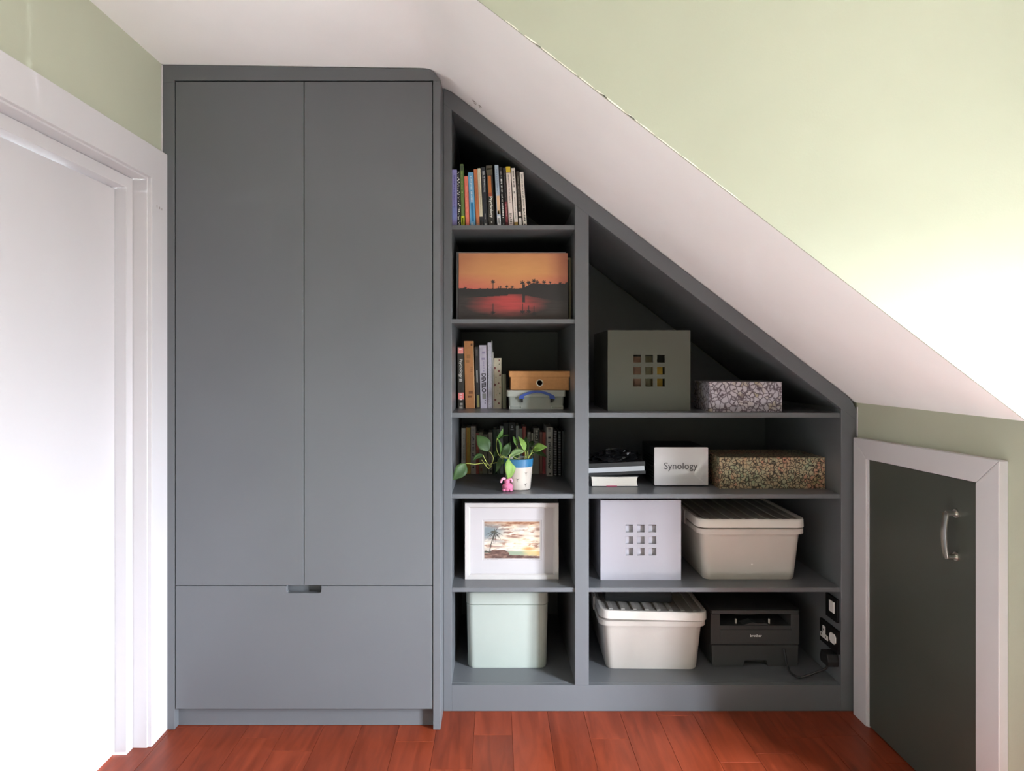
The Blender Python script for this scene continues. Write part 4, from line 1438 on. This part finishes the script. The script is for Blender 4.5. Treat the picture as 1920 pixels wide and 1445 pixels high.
p0, p1 = PX(1332.5), PX(1498.5)
dpt = .34
s0, s1 = PX(1350), PX(1483)                 # paper slot
zs0, zs1 = PZ(1172.5), PZ(1151)
zseam = PZ(1208.5)
up = MB()
up.box(p0, s0, ypn, ypn + dpt, zseam + .001, zs1)
up.box(s1, p1, ypn, ypn + dpt, zseam + .001, zs1)
up.box(s0, s1, ypn, ypn + dpt, zseam + .001, zs0)
up.box(s0, s1, ypn + .16, ypn + dpt, zs0, zs1)
up.build('upper_body', M_PRN, pn, bevel=.0015)
tp = MB()
tp.loft([rrect(p0 + .001, p1 - .001, ypn + .001, ypn + dpt, .012, zs1), rrect(p0 - .002, p1 + .002, ypn - .004, ypn + dpt + .002, .014, zs1 + .003),
         rrect(p0 - .002, p1 + .002, ypn - .004, ypn + dpt + .002, .014, PZ(1143.5)), rrect(p0 + .004, p1 - .004, ypn + .004, ypn + dpt - .004, .012, PZ(1142.2))])
tp.build('scanner_lid', M_PRN, pn, smooth=True)
MB().box(PX(1386), PX(1427), ypn + .05, ypn + .06, PZ(1160.5), PZ(1154.5)).build('paper_stop', M_PRN, pn, bevel=.001)
MB().prism_xz([(PX(1394), zs0), (PX(1442), zs0), (PX(1438), PZ(1169)), (PX(1420), PZ(1169.3)), (PX(1412), PZ(1167.3)), (PX(1404), PZ(1169.5))], ypn + .004, ypn + .05).build('output_flap', M_PRN, pn)
for a in (1382.5, 1445.5):
    MB().box(PX(a), PX(a + 2), ypn + .02, ypn + .028, zs0, PZ(1164)).build('guide', M_PLASTIC_G, pn)
fpn = MB().box(PX(1350.5), PX(1484), ypn - .0035, ypn - .0002, PZ(1201.5), PZ(1179.5)).build('front_flap', M_PRN, pn, bevel=.001)
tx = text_mb('brother', PX(1427.7) - PX(1405.6), None, 0.0, 0, 0.03)
tx.v = [(p[0] + PX(1416.7), ypn - .0042, p[2] + PZ(1190.5)) for p in tx.v]
tx.build('lettering', col('#e8e8e6'), fpn)
lo_ = MB()
n0_, n1_, nz_ = PX(1394.5), PX(1438.5), PZ(1237.5)
lo_.prism_xz([(p0 + .011, Z6), (n0_ - .003, Z6), (n0_ + .004, nz_), (n1_ - .004, nz_), (n1_ + .003, Z6), (p1 - .013, Z6), (p1 - .006, Z6 + .012), (p1 - .004, zseam - .0015), (p0 + .004, zseam - .0015), (p0 + .006, Z6 + .010)],
             ypn - .001, ypn + .03)
lo_.box(p0 + .006, p1 - .006, ypn + .03, ypn + dpt, Z6 + .004, zseam)
lo_.build('paper_tray', M_PRN, pn, bevel=.0012)
MB().box(p0 + .008, p1 - .008, ypn + .006, ypn + dpt, zseam - .0016, zseam + .0012).build('seam', M_DARK, pn)

# ---- black sockets on the side panel, conduit, cable
def socket_plate(label, y0, y1, z0, z1):
    t = thing('wall_socket', label, 'socket', (rx0, (y0 + y1) / 2, (z0 + z1) / 2))
    MB().box(rx0 - .010, rx0 - .0002, y0, y1, z0, z1).build('plate', M_DARK, t, bevel=.0015)
    return t


M_SOCK = mat('black_nickel_plate', '#202122', .3)
s1_ = socket_plate('black wall plate with one square white outlet', 2.512, 2.598, .318, .404)
MB().box(rx0 - .013, rx0 - .0095, 2.528, 2.566, .347, .388).build('outlet', M_PLASTIC_W, s1_, bevel=.001)
s2_ = socket_plate('black double socket plate with a white plug top and rocker', 2.506, 2.645, .205, .290)
for a in (2.517, 2.578):
    if a < 2.55:
        MB().prism_yz([(a, .242), (a + .008, .234), (a + .035, .234), (a + .043, .242), (a + .043, .262), (a + .035, .270), (a + .008, .270), (a, .262)], rx0 - .014, rx0 - .0095).build('rocker', M_PLASTIC_W, s2_)
    else:
        m_ = MB()
        m_.box(rx0 - .013, rx0 - .0095, a, a + .056, .226, .243)
        m_.box(rx0 - .013, rx0 - .0095, a + .020, a + .038, .243, .272)
        m_.build('outlet', M_PLASTIC_W, s2_)
        for yy, zz in ((a + .010, .232), (a + .044, .232), (a + .027, .255)):
            MB().box(rx0 - .0136, rx0 - .0126, yy, yy + .005, zz, zz + .007).build('pin_hole', M_DARK, s2_)
pg_ = thing('power_plug', 'black power plug pushed in below the double socket', 'plug', (rx0 - .02, 2.54, .17))
MB().prism_yz([(2.515, .155), (2.572, .155), (2.578, .175), (2.57, .200), (2.52, .200), (2.512, .175)], rx0 - .042, rx0 - .0003).build('plug_body', M_BLACK, pg_, bevel=.003)
cbm = MB()
cbm.tube([(rx0 - .03, 2.54, .158), (rx0 - .036, 2.535, .145), (1.205, 2.545, .128), (1.155, 2.552, .106), (1.128, 2.552, .1015), (1.116, 2.57, .1015),
          (1.112, 2.60, .106), (1.113, 2.63, .135), (1.113, 2.645, .168)], .0042, 8)
co = cbm.build('power_cable', M_BLACK, smooth=True)
tag(co, 'black power cable looping on the base from plug to printer', 'cable')
yd = 2.78
cdt = MB().box(X(1524.5, yd), X(1531.5, yd), yd, yd + .012, .22, H(1112, YB) - .0005).build('conduit', M_PAINT, bevel=.002)
cdt.location = (0, 0, 0)
tag(cdt, 'short grey conduit hanging from the shelf behind the printer', 'conduit')

# ================================================================== PLANT, TOY
ypt = on(Z4, 918.8) + .034
cx_ = X(972, ypt)
pt = thing('potted_plant', 'trailing green pothos in a white pot with a blue rim', 'plant', (cx_, ypt, Z4))
k_ = ypt / F
rt, rb = 27.5 * k_, 22.5 * k_
hp = .1175
M_POT = mat('white_glazed_pot', '#b4aaa0', 0.3, 0.02, 10)
po = MB()
po.lathe([(rb - .004, 0), (rb, .003), (rb + (rt - rb) * .72, hp * .72)], 40, (0, 0, 0), True, False)
po.lathe([(rb + (rt - rb) * .72, hp * .72), (rt, hp), (rt - .004, hp), (rt - .006, hp * .80), (.001, hp * .79)], 40, (0, 0, 0), False, False)
pot = po.build('pot', M_POT, pt, smooth=True, local=True)
bl = MB()
bl.lathe([(rb + (rt - rb) * .75 + .0006, hp * .75), (rt + .0008, hp), (rt - .003, hp + .0008), (rt - .0045, hp - .003)], 40, (0, 0, 0), False, False)
bl.build('blue_rim', mat('blue_glaze', '#2a648a', 0.35, 0.05, 20), pot, smooth=True, local=True)
so = MB()
so.lathe([(.001, hp * .90), (rt - .005, hp * .88)], 24, (0, 0, 0), True, False)
so.build('soil', mat('potting_soil', '#2a2018', 0.9, 0.4, 120, 0.8, 200), pt, local=True)


def pot_r(z):
    return rb + (rt - rb) * z / hp


for (ppx, ppy) in ((986, 886), (970, 897.5), (985, 907)):
    # little dandelion marks round the pot
    z = H(ppy, 2.585) - Z4
    dxp = X(ppx, 2.60) - cx_
    r_ = pot_r(z) + .0006
    a0 = math.asin(max(-1, min(1, dxp / r_)))
    mk = MB()

    def on_pot(da, dz):
        a = a0 + da / r_
        rr2 = pot_r(z + dz) + .0005
        return (rr2 * math.sin(a), -rr2 * math.cos(a), z + dz)
    segs = [((-.0022, 0), (.0022, .0012), .0016), ((-.0075, .003), (-.001, .0008), .0005), ((.001, .0008), (.0065, .004), .0005), ((0, -.001), (.0005, -.009), .0004), ((-.004, -.003), (-.001, -.001), .0004)]
    for (a_, b_, wd_) in segs:
        dx_, dz_ = b_[0] - a_[0], b_[1] - a_[1]
        L = math.hypot(dx_, dz_)
        nx_, nz_2 = -dz_ / L * wd_, dx_ / L * wd_
        mk.add([on_pot(a_[0] + nx_, a_[1] + nz_2), on_pot(b_[0] + nx_, b_[1] + nz_2), on_pot(b_[0] - nx_, b_[1] - nz_2), on_pot(a_[0] - nx_, a_[1] - nz_2)], [(0, 1, 2, 3)])
    mk.build('dandelion_mark', col('#4a423c'), pot, local=True)


def leaf_mat(name, a, b_):
    m = mat(name, a, 0.5, 0.05, 20, spec=0.25)
    nt = m.node_tree
    rp = [n for n in nt.nodes if n.type == 'VALTORGB'][0]
    rp.color_ramp.elements[1].color = (*lin(b_), 1)
    nt.nodes['Principled BSDF'].inputs['Subsurface Weight'].default_value = 0.0
    return m


M_LEAF = {'bright': leaf_mat('leaf_bright', '#5d7d34', '#83a050'), 'mid': leaf_mat('leaf_mid', '#45652e', '#5f8040'),
          'dark': leaf_mat('leaf_dark', '#34492a', '#475f36'), 'pale': leaf_mat('leaf_pale', '#7a9460', '#9ab080')}


def P3(px, py, y):
    return Vector((X(px, y), y, H(py, y)))


def leaf(base, tip, wid, m, face=(0, -1, .25), curl=.25, fold=.25):
    """Pointed heart-shaped leaf from base to tip with a folded midrib."""
    A, B = Vector(base), Vector(tip)
    d = B - A
    L = d.length
    d.normalize()
    n = Vector(face)
    n = (n - d * n.dot(d)).normalized()
    s = d.cross(n).normalized()
    prof = [(0, .0), (.06, .34), (.16, .72), (.3, .98), (.42, 1.0), (.56, .88), (.7, .66), (.84, .36), (.94, .13), (1, .0)]
    mb = MB()
    vs = []
    for t, w_ in prof:
        c = A + d * (L * t) + n * (curl * L * (math.sin(PI * t)) * .5)
        hw = wid / 2 * w_
        vs += [c - s * hw + n * fold * hw, c - s * hw * .5 + n * fold * hw * .35, c, c + s * hw * .5 + n * fold * hw * .35, c + s * hw + n * fold * hw]
    fs = []
    for i in range(len(prof) - 1):
        for k in range(4):
            a = i * 5 + k
            fs.append((a, a + 1, a + 6, a + 5))
    m_under = [tuple(v - n * .0005) for v in vs]
    mb.add([tuple(v) for v in vs], fs)
    o = mb.build('leaf', m, pt, smooth=True)
    md = o.modifiers.new('thickness', 'SOLIDIFY')
    md.thickness = .0006
    return o


px = 2.6 / F
LV = [  # base px, base y, tip px, depth base, depth tip, width px, material, facing
    ((873, 869), (849, 900), 2.60, 2.585, 24, 'dark', (.5, -.7, .5)),
    ((916, 846), (893, 815), 2.64, 2.66, 26, 'dark', (.3, -1, .2)),
    ((905, 852), (886, 864), 2.62, 2.60, 12, 'dark', (.1, -.5, .9)),
    ((932, 822), (943, 802), 2.66, 2.66, 9, 'mid', (.7, -.7, .3)),
    ((938, 851), (930, 817), 2.63, 2.65, 9, 'mid', (.9, -.5, .1)),
    ((936, 823), (955, 815), 2.66, 2.65, 4, 'mid', (.2, -.5, .9)),
    ((941, 858), (958, 827), 2.65, 2.67, 17, 'dark', (.2, -1, .3)),
    ((982, 845), (953, 859), 2.61, 2.575, 17, 'pale', (-.1, -.6, .8)),
    ((969, 836), (961, 817), 2.64, 2.66, 10, 'mid', (.5, -.9, .2)),
    ((984, 846), (971, 817), 2.63, 2.65, 13, 'bright', (.6, -.8, .2)),
    ((988, 848), (986, 817), 2.65, 2.68, 15, 'dark', (-.4, -.9, .2)),
    ((999, 842), (1027, 838), 2.62, 2.60, 17, 'bright', (.3, -.85, .5)),
    ((1001, 848), (1026, 858), 2.64, 2.66, 11, 'dark', (.1, -.7, .7)),
    ((955, 858), (953, 902), 2.575, 2.563, 21, 'bright', (.35, -.9, .2)),
    ((938, 857), (929, 886), 2.62, 2.61, 11, 'dark', (.4, -.9, .1)),
    ((994, 838), (999, 826), 2.67, 2.69, 10, 'dark', (0, -1, .2)),
    ((962, 860), (975, 848), 2.63, 2.66, 12, 'dark', (0, -.8, .5)),
    ((950, 850), (944, 834), 2.66, 2.68, 14, 'dark', (-.3, -.9, .3)),
    ((976, 850), (966, 840), 2.65, 2.67, 14, 'mid', (.2, -.8, .5)),
    ((948, 860), (940, 870), 2.61, 2.60, 10, 'mid', (.3, -.8, .4)),
    ((992, 850), (1003, 846), 2.655, 2.66, 12, 'dark', (.2, -.9, .4)),
    ((926, 856), (934, 842), 2.67, 2.69, 10, 'dark', (.4, -.9, .1)),
]
M_STEM = mat('pale_green_stem', '#a9b25a', 0.45, 0.1, 30)
for (bp_, tp_, yb_, yt_, wpx, mm_, fc) in LV:
    leaf(P3(*bp_, yb_), P3(*tp_, yt_), wpx * px, M_LEAF[mm_], fc)
root = P3(975, 862, 2.615)
ST = [
    [P3(873, 869, 2.60), P3(878, 868.5, 2.60), P3(891, 870, 2.605), P3(905, 868, 2.61), P3(919, 872, 2.62), P3(921, 869, 2.62), P3(935, 866, 2.62), P3(950, 861, 2.615), root],
    [P3(905, 852, 2.62), P3(910, 862, 2.615), P3(917, 872, 2.61), P3(922, 874, 2.61)],
    [P3(903, 862, 2.615), P3(909, 870, 2.605), P3(916, 878, 2.60), P3(922, 873, 2.61)],
    [P3(916, 846, 2.64), P3(919, 847, 2.63), P3(925, 858, 2.62), P3(922, 870, 2.615)],
    [P3(932, 822, 2.66), P3(931, 840, 2.64), P3(938, 856, 2.625), P3(955, 862, 2.62), root],
    [P3(938, 851, 2.63), P3(946, 858, 2.62), root],
    [P3(941, 858, 2.65), P3(955, 860, 2.63), root],
    [P3(982, 845, 2.61), P3(985, 849, 2.605), P3(984, 862, 2.605), P3(983, 870, 2.61)],
    [P3(984, 846, 2.63), P3(989, 846, 2.62), P3(990, 856, 2.615), P3(989, 868, 2.615)],
    [P3(988, 848, 2.65), P3(987, 858, 2.63), P3(984, 868, 2.62)],
    [P3(999, 842, 2.62), P3(996, 850, 2.615), P3(990, 860, 2.615), P3(984, 868, 2.62)],
    [P3(1001, 848, 2.64), P3(994, 852, 2.63), P3(986, 868, 2.62)],
    [P3(955, 858, 2.575), P3(957, 852, 2.58), P3(966, 858, 2.60), root],
    [P3(938, 857, 2.62), P3(945, 855, 2.62), P3(960, 862, 2.615), root],
    [P3(969, 836, 2.64), P3(973, 848, 2.63), P3(976, 866, 2.62)],
]
for st in ST:
    MB().tube(st, .0013, 6).build('stem', M_STEM, pt, smooth=True)

# small pink crocheted toy leaning on the pot
yty = 2.563
ty = thing('crochet_toy', 'small pink crocheted toy leaning against the pot', 'toy', (X(951, yty), yty, Z4))
M_YARN = mat('pink_yarn', '#cf7293', 0.85, 0.12, 300, 0.9, 420)


def yarn_lump(c, rx, ry, rz, rows, seg, amp):
    """A crocheted lump: an egg of little knitted bobbles."""
    rings = []
    for j in range(rows + 1):
        ph = PI * (j / rows) - PI / 2
        ring_ = []
        for i in range(seg):
            a_ = 2 * PI * i / seg
            k2 = 1 + amp * math.cos(seg / 2 * a_ + j * PI) * math.cos(ph)
            ring_.append((c[0] + rx * k2 * math.cos(ph) * math.cos(a_) + 1e-6 * i, c[1] + ry * k2 * math.cos(ph) * math.sin(a_) + 1e-6 * i, c[2] + rz * math.sin(ph)))
        rings.append(ring_)
    return MB().loft(rings)


tb = yarn_lump((.001, 0, .0175), .0195, .015, .0155, 14, 24, .11).build('body', M_YARN, ty, smooth=True, local=True)
yarn_lump((-.001, -.001, .0365), .0105, .0110, .0105, 11, 18, .10).build('head', M_YARN, ty, smooth=True, local=True)
for (a, w_) in ((-.0125, .0075), (.0005, .008), (.0135, .0075)):
    yarn_lump((a, -.006, .0062), w_, .0075, .0062, 8, 14, .06).build('foot', M_YARN, tb, smooth=True, local=True)
for s_ in (-1, 1):
    m_ = MB()
    if s_ < 0:
        m_.tube([(-.008, 0, .045), (-.015, -.002, .048), (-.021, -.004, .042), (-.024, -.004, .033)], lambda t_: .0052 - .0012 * t_, 9)
    else:
        m_.tube([(.006, 0, .045), (.013, -.002, .046), (.017, -.003, .041), (.018, -.003, .035)], lambda t_: .0048 - .001 * t_, 9)
    m_.build('ear', mat('light_pink_yarn', '#d890a8', 0.85, 0.12, 300, 0.9, 420), tb, smooth=True, local=True)
